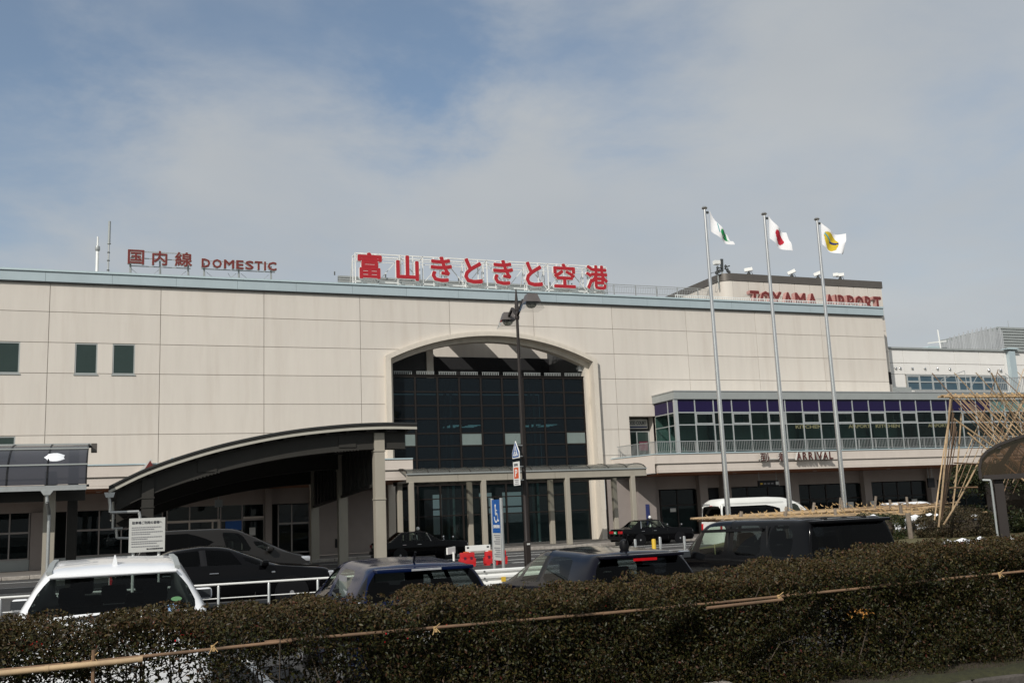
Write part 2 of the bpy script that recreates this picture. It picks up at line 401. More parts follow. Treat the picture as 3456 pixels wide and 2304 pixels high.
    def build(s, name, mat, parent=None, smooth=False, kind=None, fix=True):
        off = ORG.get(parent, (0, 0, 0))
        o = bpy.data.objects.new(name, s.mesh(name, mat, off, smooth, fix)); COL.objects.link(o)
        if parent is not None: o.parent = parent
        ORG[o] = off
        if kind: o['kind'] = kind
        return o
def tag(o, label, cat, group=None):
    o['label'] = label; o['category'] = cat
    if group: o['group'] = group
    return o
def thing(name, label, cat, loc=(0, 0, 0), group=None, rz=0.0):
    """an Empty at the thing's base; parts are given in world coordinates (rz = 0)"""
    o = bpy.data.objects.new(name, None); COL.objects.link(o)
    o.location = loc; o.rotation_euler = (0, 0, rz); o.empty_display_size = .3
    ORG[o] = tuple(loc)
    return tag(o, label, cat, group)
def proto(name):
    """a thing built about the origin, to be moved later"""
    o = bpy.data.objects.new(name, None); COL.objects.link(o); ORG[o] = (0, 0, 0); return o
def copy_tree(o, parent=None):
    c = o.copy(); COL.objects.link(c)
    if parent is not None: c.parent = parent
    for ch in list(o.children): copy_tree(ch, c)
    return c
def place(o, loc, rz=0.0):
    o.location = loc; o.rotation_euler = (0, 0, rz); return o
_mesh_cache = {}
def shared(key, name, me_fn, loc, parent, kind=None, rot=None):
    """a piece that shares its mesh with its look-alikes; loc in world coordinates"""
    if key not in _mesh_cache: _mesh_cache[key] = me_fn()
    o = bpy.data.objects.new(name, _mesh_cache[key]); COL.objects.link(o)
    off = ORG.get(parent, (0, 0, 0)); o.location = Vector(loc) - Vector(off)
    if rot: o.rotation_euler = rot
    if parent is not None: o.parent = parent
    ORG[o] = tuple(loc)
    if kind: o['kind'] = kind
    return o
def text_mesh(txt, ext=0.02, offset=0.0, res=3):
    """letters as a mesh in the XZ plane facing -Y, fitted to width 1 x height 1 at the origin"""
    cu = bpy.data.curves.new('lettering', 'FONT'); cu.body = txt; cu.extrude = 0.5; cu.offset = offset; cu.resolution_u = res
    o = bpy.data.objects.new('lettering', cu); COL.objects.link(o)
    bpy.context.view_layer.update()
    me = bpy.data.meshes.new_from_object(o.evaluated_get(bpy.context.evaluated_depsgraph_get()))
    bpy.data.objects.remove(o); bpy.data.curves.remove(cu)
    co = np.zeros(len(me.vertices) * 3); me.vertices.foreach_get('co', co); co = co.reshape(-1, 3)
    fs = [tuple(p.vertices) for p in me.polygons]
    bpy.data.meshes.remove(me)
    lo, hi = co.min(0), co.max(0)
    co = (co - lo) / np.maximum(hi - lo, 1e-6)
    return co, fs
def letters(txt, origin, ux, uz, un, w, h, depth, name, mat, parent, offset=0.0, res=3, grow=0.0, bold=0.0):
    """lettering fitted to the w x h rectangle at origin, ux along the line, uz up, un out of the face;
    bold thickens the strokes by laying shifted strokes over one another (metres)"""
    co, fs = text_mesh(txt, offset=offset, res=res)
    o, ux, uz, un = map(Vector, (origin, ux, uz, un))
    mb = MB(); n = 8 if bold else 1
    for k in range(n):
        t = 2 * math.pi * k / n; r = bold
        dx, dz = r * math.cos(t), r * math.sin(t); eps = .0012 * k
        mb.add([o + ux * (bold + c[0] * (w - 2 * bold) + dx) + uz * (bold + c[1] * (h - 2 * bold) + dz) + un * (c[2] * (depth - eps)) for c in co], fs)
    return mb.build(name, mat, parent)
# ------------------------------------------------------------------ ground
def build_ground():
    prof = [(-400, 0.50), (3.5, 0.50), (5.6, 0.45), (7.4, 0.25), (32, 0.25), (38, 0.0), (4000, 0.0)]
    g = MB()
    g.grid([[(x, y, z) for y, z in prof] for x in (-4000, -60, 0, 60, 4000)])
    o = g.build('ground', MT['asphalt'], kind='structure')
    p = MB().box(-60, 16.2, 54.3, 62, -0.2, 0.16).box(16.2, 31, 54.3, 63.5, -0.2, 0.16).box(31, 110, 54.9, 62, -0.2, 0.16)
    p.build('pavement', MT['paving'], kind='structure')
    # painted lines on the forecourt and in the car park
    m = MB()
    for x0, x1, y0, y1 in ((-30, 40, 51.0, 51.15), (-30, 12, 46.2, 46.35), (12, 50, 44.2, 44.4), (-30, 30, 41.6, 41.8), (14, 40, 48.2, 48.4)):
        m.box(x0, x1, y0, y1, 0.002, 0.006)
    m.build('road_markings', MT['line'], kind='structure')
    m = MB()
    for i in range(-3, 8): m.box(-1.35 + i * 3.05, -1.23 + i * 3.05, 9.8, 15.2, 0.252, 0.257)
    m.build('parking_markings', MT['line'], kind='structure')
    m = MB().box(12, 33, 54.12, 54.26, 0.002, 0.007)
    m.build('kerb_line', MT['yellow'], kind='structure')
    # island with the winter-wrapped shrubs
    isl = MB()
    xs, ys = np.linspace(13.2, 36, 20), np.linspace(13.0, 26.5, 16)
    P = []
    for x in xs:
        row = []
        for y in ys:
            e = min((x - 13.2) / 2.2, (36 - x) / 2.2, (y - 13.0) / 2.0, (26.5 - y) / 2.0, 1)
            row.append((x, y, 0.2 + 0.92 * max(0, e) ** .7 + .05 * math.sin(x * 2.1) * math.sin(y * 1.7)))
        P.append(row)
    isl.grid(P); isl.build('lawn_mound', MT['grass'], smooth='all', kind='structure')
    sn = MB()
    for x, y, r in ((16.5, 16.4, .42), (17.2, 16.6, .3), (15.9, 16.2, .25), (19.3, 15.4, .2), (21.0, 15.6, .22), (18.3, 16.9, .16), (22.4, 16.0, .3)):
        n = 14; z = 1.15
        ring = [(x + r * (1 + .35 * math.sin(k * 2.3 + x)) * math.cos(2 * math.pi * k / n), y + .5 * r * (1 + .3 * math.cos(k * 1.7)) * math.sin(2 * math.pi * k / n), z - .03) for k in range(n)]
        o0 = len(sn.v); sn.add(ring + [(x, y, z + .09)], [(k, (k + 1) % n, n) for k in range(n)])
    sn.build('snow_patches', MT['snow'], kind='stuff')
    # kerb of rough granite blocks along the pavement
    k = thing('granite_kerb', 'rough granite block kerb along the pavement below the terminal', 'kerb', (0, 54.2, 0))
    for i in range(-9, 42):
        x = -5.6 + i * 1.22
        h = .17 + .03 * math.sin(i * 2.7)
        shared('kerb%d' % (i % 4), 'kerb_stone', lambda: MB().cbox(-.6, .6, -.12, .12, 0, h, .025).mesh('kerb_stone', MT['stone']), (x, 54.16 + .01 * math.sin(i * 1.3), 0.0), k)
build_ground()

# ------------------------------------------------------------------ terminal building
BAY, X0 = 6.05, -3.84
ROWS = [16.35, 14.68, 12.89, 11.11, 9.33, 7.56, 5.78, 4.30]
AXC, AIN, AOUT = 23.40, 7.20, 7.55           # arch centre line, half widths of opening and surround
def arc_z(x, half, top, spring):
    rise = top - spring; Rr = (half * half + rise * rise) / (2 * rise); d = abs(x - AXC)
    return top - Rr + math.sqrt(max(Rr * Rr - d * d, 0))
def arch_out(x): return arc_z(x, AOUT, 14.19, 12.42)
def arch_in(x): return arc_z(x, AIN, 13.90, 12.26)
HOLES = [(-6.45, -5.28, 11.06, 12.87), (-2.42, -1.22, 11.06, 12.87), (-.40, .82, 11.06, 12.87), (-8.0, -5.33, 6.2, 7.53),
         (33.34, 35.46, 4.0, 8.48)]
def wall_piece(x0, x1, z0, z1, yf, yb, use_arch=True):
    """front-facing slab cut round the arch and the window holes"""
    bx = {x0, x1}
    if use_arch:
        for k in range(61):
            x = AXC - AOUT + 2 * AOUT * k / 60
            if x0 < x < x1: bx.add(x)
    for a, b, c, d in HOLES:
        for x in (a, b):
            if x0 < x < x1 and c < z1 and d > z0: bx.add(x)
    bx = sorted(bx); mb = MB(); runs = [mb]
    for xl, xr in zip(bx, bx[1:]):
        if xr - xl < 1e-4: continue
        xm = (xl + xr) / 2
        lo = (z0, z0)
        if use_arch and abs(xm - AXC) < AOUT: lo = (max(z0, arch_out(xl)), max(z0, arch_out(xr)))
        spans = [(lo, (z1, z1))]
        for a, b, c, d in HOLES:
            if a - 1e-6 <= xl and xr <= b + 1e-6:
                ns = []
                for l, h in spans:
                    if c > l[0] + 1e-4: ns.append((l, (min(h[0], c), min(h[1], c))))
                    if d < h[0] - 1e-4: ns.append(((max(l[0], d), max(l[1], d)), h))
                spans = ns
        if not [1 for l, h in spans if h[0] - l[0] > .005 or h[1] - l[1] > .005] and runs[-1].v: runs.append(MB())
        mb = runs[-1]
        for l, h in spans:
            if h[0] - l[0] < .005 and h[1] - l[1] < .005: continue
            l = (min(l[0], h[0]), min(l[1], h[1]))
            mb.add([(xl, yf, l[0]), (xr, yf, l[1]), (xr, yf, h[1]), (xl, yf, h[0]), (xl, yb, l[0]), (xr, yb, l[1]), (xr, yb, h[1]), (xl, yb, h[0])],
                   [(0, 1, 2, 3), (5, 4, 7, 6), (0, 4, 5, 1), (2, 6, 7, 3), (1, 5, 6, 2), (0, 3, 7, 4)])
    return [r for r in runs if r.v]
def arc_band(mb, y0, y1, half_o, top_o, spr_o, half_i, top_i, spr_i, zbase, n=40):
    """upside-down U: a band between two arches carried down to zbase, from y0 to y1"""
    o = [(AXC - half_o, zbase)] + [(AXC - half_o + 2 * half_o * k / n, arc_z(AXC - half_o + 2 * half_o * k / n, half_o, top_o, spr_o)) for k in range(n + 1)] + [(AXC + half_o, zbase)]
    i = [(AXC - half_i, zbase)] + [(AXC - half_i + 2 * half_i * k / n, arc_z(AXC - half_i + 2 * half_i * k / n, half_i, top_i, spr_i)) for k in range(n + 1)] + [(AXC + half_i, zbase)]
    m = len(o)
    vs = [(x, y0, z) for x, z in o] + [(x, y0, z) for x, z in i] + [(x, y1, z) for x, z in o] + [(x, y1, z) for x, z in i]
    fs = []
    for k in range(m - 1):
        fs += [(k, k + 1, m + k + 1, m + k), (2 * m + k, 3 * m + k, 3 * m + k + 1, 2 * m + k + 1), (m + k, m + k + 1, 3 * m + k + 1, 3 * m + k), (k, 2 * m + k, 2 * m + k + 1, k + 1)]
    mb.add(vs, fs); return mb

T = thing('terminal_building', 'long beige panelled airport terminal with a great glazed arch', 'terminal', (20, 62, 0))
def pane(x0, x1, z0, z1, y, mat, name='pane', parent=T):
    return MB().box(x0, x1, y, y + .02, z0, z1).build(name, mat, parent)
def build_facade():
    for mb in wall_piece(-22, 56.73, 4.3, 16.38, 62.065, 62.4): mb.build('wall', MT['facade_back'], T)
    g = .016
    for r in range(len(ROWS) - 1):
        for n in range(-3, 10):
            xa, xb = X0 + BAY * n + g, X0 + BAY * (n + 1) - g
            if n == 9: xb = 56.73
            za, zb = ROWS[r + 1] + g, ROWS[r] - g
            hit = (xb > AXC - AOUT and xa < AXC + AOUT and za < 14.2) or any(xb > a and xa < b and zb > c and za < d for a, b, c, d in HOLES)
            if hit or n == 9:
                for mb in wall_piece(xa, xb, za, zb, 62.0, 62.06): mb.build('wall_panel', MT['facade'], T)
            else:
                shared('wp%d' % r, 'wall_panel', lambda: MB().box(g, BAY - g, 0, .06, 0, zb - za).mesh('wall_panel', MT['facade']), (X0 + BAY * n, 62.0, za), T)
    # roof edge
    x = -22.0; w = 3.58
    while x < 56.7:
        x2 = min(x + w, 56.75)
        MB().box(x + .006, x2 - .006, 61.80, 61.9, 16.42, 16.98).build('roof_fascia', MT['fascia'], T)
        x = x2
    MB().box(-22, 56.75, 61.72, 62.6, 17.0, 17.12).build('coping', MT['coping'], T)
    MB().box(-22, 56.74, 61.84, 62.12, 16.36, 16.415).box(-22, 56.74, 61.83, 62.4, 16.98, 17.0).box(-22, 56.73, 61.91, 62.3, 16.42, 16.97).build('flashing', MT['flash'], T)
    # slab of the flat roof, open over the arch
    MB().box(-22, 16.2, 62.45, 90, 16.2, 16.6).box(31, 57.0, 62.45, 90, 16.2, 16.6).box(16.2, 31, 70.2, 90, 16.2, 16.6).build('roof_slab', MT['concrete'], T)
    MB().box(56.5, 56.72, 62.4, 64.0, 4, 16.35).build('end_wall', MT['facade'], T)
    # plain windows upper left
    for a, b, c, d in HOLES[:4]:
        fr = MB()
        for q in ((a, a + .07, c, d), (b - .07, b, c, d)): fr.box(q[0], q[1], 62.02, 62.10, q[2], q[3])
        fr.box(a + .07, b - .07, 62.02, 62.10, d - .07, d).box(a + .07, b - .07, 62.02, 62.10, c, c + .09)
        f = fr.build('window', MT['greymetal'], T)
        MB().box(a + .07, b - .07, 62.05, 62.06, c + .09, d - .07).build('pane', GL['win'], f)
        MB().box(a - .05, b + .05, 61.95, 62.06, c - .06, c).build('sill', MT['greymetal'], f)
    # great arch: plaster surround standing proud, then a second recessed rib
    m = MB(); arc_band(m, 61.65, 62.42, AOUT, 14.19, 12.42, AIN, 13.90, 12.26, 0.16)
    m.build('arch_surround', MT['surround'], T)
    m = MB(); arc_band(m, 62.421, 63.05, AIN + .1, 14.0, 12.36, 6.90, 13.62, 12.05, 0.16)
    m.build('arch_rib', MT['surround'], T)
    # curtain wall inside the arch
    gx = [16.53 + 1.527 * i for i in range(10)]
    rows = [11.18, 10.24, 9.33, 8.46, 7.49, 6.67, 5.79, 4.95, 4.12]
    MB().box(16.46, 30.34, 62.70, 62.86, 11.19, 11.33).box(16.46, 30.34, 62.62, 63.4, 11.33, 11.37).build('glazing_head', MT['mull_dark'], T)
    for i in range(10):
        shared('mv', 'mullion', lambda: MB().box(-.055, .055, 0, .14, 0, 11.18 - .16).mesh('mullion', MT['mull_dark']), (gx[i], 62.70, .16), T)
    for z in rows[1:]:
        for i in range(9):
            shared('mh', 'transom', lambda: MB().box(.06, 1.467, 0, .10, -.035, .035).mesh('transom', MT['mull_dark']), (gx[i], 62.72, z), T)
    for r in range(8):
        for i in range(9):
            h = rows[r] - rows[r + 1]
            shared('cp%d' % r, 'pane', lambda: MB().box(.06, 1.467, 0, .02, .036, h - .036).mesh('pane', GL['arch']), (gx[i], 62.76, rows[r + 1]), T, rot=(R_(random.uniform(-.5, .5)), 0, R_(random.uniform(-.35, .35))))
    for i in (0, 3, 5, 8):
        MB().box(gx[i] + .07, gx[i + 1] - .07, 62.745, 62.757, 6.71, 7.45).build('roller_blind', MT['blind'], T)
    # ground floor glazing
    low = [4.12, 3.25, 2.15, .20]
    for r in range(3):
        for i in range(9):
            h = low[r] - low[r + 1]
            shared('lp%d' % r, 'pane', lambda: MB().box(.06, 1.467, 0, .02, .03, h - .036).mesh('pane', GL['store']), (gx[i], 62.76, low[r + 1]), T)
    for z in low[1:3]:
        for i in range(9):
            shared('mh', 'transom', None, (gx[i], 62.72, z), T)
    # short vents along the head of the glazing
    v = MB()
    for i in range(9):
        for k in range(10): v.box(gx[i] + .13 + k * .126, gx[i] + .17 + k * .126, 62.66, 62.70, 11.38, 11.55)
        v.box(gx[i] + .1, gx[i] + 1.33, 62.65, 62.71, 11.55, 11.58)
    v.build('glazing_rail', MT['greymetal'], T, kind='stuff')
    # inside the arch: floors, back wall, columns, ceiling lights
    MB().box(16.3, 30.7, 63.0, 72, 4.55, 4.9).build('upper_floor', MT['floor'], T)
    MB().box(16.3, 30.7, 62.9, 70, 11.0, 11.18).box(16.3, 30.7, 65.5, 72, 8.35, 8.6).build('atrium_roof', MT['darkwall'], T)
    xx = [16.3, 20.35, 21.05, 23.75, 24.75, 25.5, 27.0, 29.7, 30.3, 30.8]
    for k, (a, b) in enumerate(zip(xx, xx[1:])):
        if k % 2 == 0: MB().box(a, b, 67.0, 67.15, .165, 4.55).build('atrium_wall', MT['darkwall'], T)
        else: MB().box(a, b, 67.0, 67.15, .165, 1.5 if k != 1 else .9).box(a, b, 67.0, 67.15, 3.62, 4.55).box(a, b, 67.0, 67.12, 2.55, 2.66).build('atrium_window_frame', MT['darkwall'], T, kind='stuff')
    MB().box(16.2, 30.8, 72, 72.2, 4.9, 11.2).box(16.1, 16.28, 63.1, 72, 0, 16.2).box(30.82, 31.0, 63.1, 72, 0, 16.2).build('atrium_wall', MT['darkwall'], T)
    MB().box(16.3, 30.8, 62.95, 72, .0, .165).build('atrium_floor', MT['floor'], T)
    for x in (20.35, 20.75, 26.45, 26.8):
        shared('icol', 'inner_column', lambda: MB().lathe((0, 0, 0), [(.09, .16), (.09, 11)], 12).mesh('inner_column', MT['white'], smooth=True), (x, 63.55, 0), T)
    for x in (17.3, 21.9, 23.3, 27.9, 29.2):
        for k in range(3):
            shared('clt', 'ceiling_light', lambda: MB().box(-.45, .45, -.08, .08, -.03, 0).mesh('ceiling_light', MT['lit']), (x, 66.2 + .7 * k, 8.34), T)
    for x in (18.2, 19.4, 22.6, 24.2, 28.6):
        MB().box(x, x + .8, 68.5, 68.6, 1.2, 3.3).build('inner_panel', MT['blind'], T)
    # open court behind the arch top: dark sheet painted as the shade of the recess below, sunlit wall and roof beams above
    MB().box(16.3, 30.8, 69.7, 70.0, 11.2, 13.75).build('court_shade_sheet', MT['dark'], T)
    MB().box(16.3, 36.5, 70.01, 70.2, 11.2, 17.4).build('court_wall', MT['facade'], T)
    for x in (22.35, 23.9, 27.35):
        shared('cbeam', 'roof_beam', lambda: MB().box(-.3, .3, 0, 6.9, 15.35, 16.35).mesh('roof_beam', MT['facade']), (x, 63.1, 0), T)
    shared('cbeam', 'roof_beam', None, (18.9, 63.1, 0), T)
    MB().box(16.9, 19.6, 65.2, 65.4, 11.2, 16.1).build('court_side_wall', MT['darkwall'], T)
    MB().box(19.62, 20.1, 65.1, 65.5, 11.2, 16.1).build('court_post', MT['surround'], T)
    MB().box(30.0, 30.32, 62.75, 62.98, 11.75, 12.15).tube((30.0, 62.87, 11.95), (29.9, 62.87, 11.95), .1, 10).build('loudspeaker_box', MT['galv'], T)
build_facade()

def ledge(x0, x1, yf, left_return, xret=None):
    """projecting first-floor ledge: cap, upper band, groove, lower band, timber soffit"""
    MB().box(x0 - .04 * left_return, x1, yf - .06, yf + .35, 5.50, 5.57).build('ledge_cap', MT['coping'], T)
    MB().box(x0, x1, yf, yf + .3, 4.90, 5.50).build('ledge_band', MT['ledge'], T)
    MB().box(x0 + .12, x1, yf + .16, yf + .3, 4.83, 4.90).build('ledge_groove', MT['facade_back'], T)
    MB().box(x0 + .12, x1, yf + .10, yf + .3, 4.44, 4.83).build('ledge_band', MT['ledge'], T)
    MB().box(x0 + .12, x1, yf + .085, yf + .3, 4.31, 4.43).build('ledge_lip', MT['ledge'], T)
    MB().box(x0 + .3, x1, yf + .3, 61.95, 5.1, 5.4).build('ledge_deck', MT['concrete'], T)
    MB().box(x0 + .14, x1, yf + .3, 62.4, 4.22, 4.30).build('soffit', MT['orange'], T)
ledge(-22, 16.1, 56.8, 0)
MB().box(15.8, 16.1, 57.1, 61.64, 4.90, 5.50).box(15.8, 15.98, 57.1, 61.64, 4.31, 4.83).build('ledge_return', MT['ledge'], T)
ledge(32.6, 110, 57.2, 1)
MB().add([(32.6, 57.5, 4.31), (32.6, 57.5, 5.5), (31.75, 61.99, 5.5), (31.75, 61.99, 4.31), (32.85, 57.5, 4.31), (32.85, 57.5, 5.5), (32.1, 61.99, 5.5), (32.1, 61.99, 4.31)],
         [(0, 1, 2, 3), (4, 7, 6, 5), (1, 5, 6, 2), (0, 3, 7, 4)]).build('ledge_return', MT['ledge'], T)
MB().add([(32.56, 57.5, 5.5), (32.56, 57.5, 5.57), (31.70, 61.99, 5.57), (31.70, 61.99, 5.5), (32.9, 57.5, 5.57), (32.1, 61.99, 5.57)],
         [(0, 1, 2, 3), (1, 4, 5, 2)]).build('ledge_cap', MT['coping'], T)

def build_restaurant():
    """glazed first-floor box over the arrivals side"""
    yF, xL, xR = 59.1, 35.38, 75.0
    MB().box(xL - .12, xR, yF - .12, 61.98, 9.34, 9.86).build('box_fascia', MT['greymetal'], T)
    MB().box(xL - .16, xR, yF - .16, 61.97, 9.86, 9.93).build('box_coping', MT['galv'], T)
    MB().box(xL + .1, xR, yF + .2, 75, 5.42, 5.5).build('box_floor', MT['floor'], T)
    MB().box(xL + .1, xR, 68, 68.2, 5.5, 9.3).build('box_back_wall', MT['room_wall'], T)
    MB().box(xL + .1, xR, yF + .1, 70, 9.2, 9.3).build('box_ceiling', MT['room_wall'], T)
    xs = [35.43 + 1.497 * i for i in range(27)]
    for i, x in enumerate(xs):
        if i == 0:
            MB().box(x - .12, x + .14, yF - .03, yF + .16, 5.5, 9.33).build('corner_mullion', MT['mull_alu'], T)
        else:
            shared('rv', 'mullion', lambda: MB().box(-.035, .035, -.02, .12, 0, 3.83).mesh('mullion', MT['mull_alu']), (x, yF, 5.5), T)
    for i in range(26):
        a = xs[i] + (.15 if i == 0 else .036); b = xs[i + 1] - .036
        for z in (8.43, 7.58, 6.2):
            if z > 7: MB().box(a, b, yF, yF + .08, z - .035, z + .035).build('transom', MT['mull_alu'], T)
        MB().box(a, b, yF + .03, yF + .06, 8.47, 9.33).build('spandrel', MT['purple'] if i < 19 else MT['teal'], T)
        if i % 2 == 1 and i < 20:
            s = MB(); s.box(a + .02, b - .02, yF - .015, yF + .03, 8.30, 8.37).box(a + .02, b - .02, yF - .015, yF + .03, 7.63, 7.70)
            s.box(a + .02, a + .08, yF - .015, yF + .03, 7.70, 8.30).box(b - .08, b - .02, yF - .015, yF + .03, 7.70, 8.30)
            s.build('window_sash', MT['mull_alu'], T)
        pane(a, b, 7.62, 8.39, yF + .04, GL['shop']); pane(a, b, 5.5, 7.545, yF + .04, GL['shop'])
    # end wall of the box
    for y in (60.1,):
        MB().box(xL - .02, xL + .08, y - .04, y + .04, 5.5, 9.33).build('mullion', MT['mull_alu'], T)
    MB().box(xL, xL + .06, 59.25, 61.9, 8.40, 8.46).box(xL, xL + .06, 59.25, 61.9, 7.53, 7.59).build('transom', MT['mull_alu'], T)
    for a, b in ((59.25, 60.05), (60.15, 61.95)):
        MB().box(xL + .01, xL + .04, a, b, 8.47, 9.33).build('spandrel', MT['purple'], T)
        MB().box(xL + .01, xL + .03, a, b, 7.6, 8.39).build('pane', GL['shop'], T)
        MB().box(xL + .01, xL + .03, a, b, 5.5, 7.52).build('pane', GL['shop'], T)
    # furniture of the room seen through the panes
    for k, x in enumerate((40.5, 43.2, 46.8, 49.6, 52.4, 55.2, 58.0, 61.0)):
        MB().box(x, x + .9, 60.0 + .1 * (k % 3), 60.06 + .1 * (k % 3), 7.75 + .2 * (k % 2), 9.15).build('roller_blind', MT['blind'], T)
    for x in (38.8, 42.1, 45.3, 48.4, 51.5, 54.6, 57.8):
        MB().box(x, x + 1.3, 63, 63.16, 8.98, 9.05).build('ceiling_light', MT['lit'], T)
    for x in (39.6, 47.3, 53.9, 60.2): MB().box(x, x + .35, 61.5, 61.85, 5.5, 9.2).build('inner_column', MT['blind'], T)
    for txt, x, w in (('KITCHEN', 45.2, 2.3), ('AIRPORT', 49.9, 2.0), ('KITCHEN', 52.4, 2.25), ('AIRPORT', 57.4, 1.9)):
        letters(txt, (x, yF + .032, 7.24), (1, 0, 0), (0, 0, 1), (0, -1, 0), w, .26, .012, 'window_lettering', MT['cream'], T, offset=.02)
    # railing on the ledge
    x, z0, z1 = 33.6, 5.57, 6.36
    MB().box(32.7, 75, 57.36, 57.41, 6.31, 6.36).box(32.7, 75, 57.37, 57.40, 5.66, 5.69).build('handrail', MT['galv'], T)
    b = MB(); x = 32.8
    while x < 75:
        b.box(x, x + .022, 57.375, 57.397, 5.69, 6.31); x += .135
    y = 57.5
    while y < 61.7:
        xx = 32.72 - (y - 57.5) * .13
        b.box(xx, xx + .022, y, y + .022, 5.6, 6.31); y += .135
    b.build('balusters', MT['galv'], T, kind='stuff')
    MB().beam((32.72, 57.4, 6.335), (32.15, 61.8, 6.335), .05, .05).build('handrail', MT['galv'], T)
    for i in range(28):
        shared('rp', 'rail_post', lambda: MB().box(-.025, .025, -.03, .03, 0, .78).mesh('rail_post', MT['galv']), (32.75 + i * 1.5, 57.44, 5.57), T)
    # food court door recess
    MB().box(33.1, 33.34, 62.0 + .12, 63.2, 5.3, 8.5).box(35.46, 35.6, 62.12, 63.2, 5.3, 8.5).box(33.1, 35.6, 62.12, 63.2, 8.49, 8.6).build('recess_wall', MT['facade'], T)
    MB().box(33.3, 35.5, 63.05, 63.2, 7.53, 8.49).build('recess_panel', MT['dark'], T)
    sg = MB().box(33.62, 35.32, 62.98, 63.04, 7.68, 8.36).build('door_sign', MT['board'], T)
    letters('FOOD COURT', (33.70, 62.975, 7.97), (1, 0, 0), (0, 0, 1), (0, -1, 0), 1.50, .26, .01, 'sign_lettering', MT['ink'], sg, offset=.02)
    MB().box(33.68, 35.26, 62.968, 62.979, 7.76, 7.85).build('sign_stripe', MT['flagblue'], sg)
    fr = MB().box(33.34, 35.44, 63.0, 63.1, 7.44, 7.53)
    for x in (33.36, 34.36, 35.34): fr.box(x, x + .09, 63.0, 63.08, 5.42, 7.44)
    d = fr.build('door', MT['mull_alu'], T)
    MB().box(33.45, 34.36, 63.03, 63.05, 5.45, 7.43).box(34.45, 35.34, 63.03, 63.05, 5.45, 7.43).build('pane', GL['win'], d)
    ms = MB().box(34.55, 35.24, 62.97, 63.0, 6.15, 6.78).build('door_notice', MT['maroon'], T)
    letters('FOOD COURT', (34.62, 62.965, 6.58), (1, 0, 0), (0, 0, 1), (0, -1, 0), .56, .09, .006, 'sign_lettering', MT['board'], ms, offset=.01)
build_restaurant()

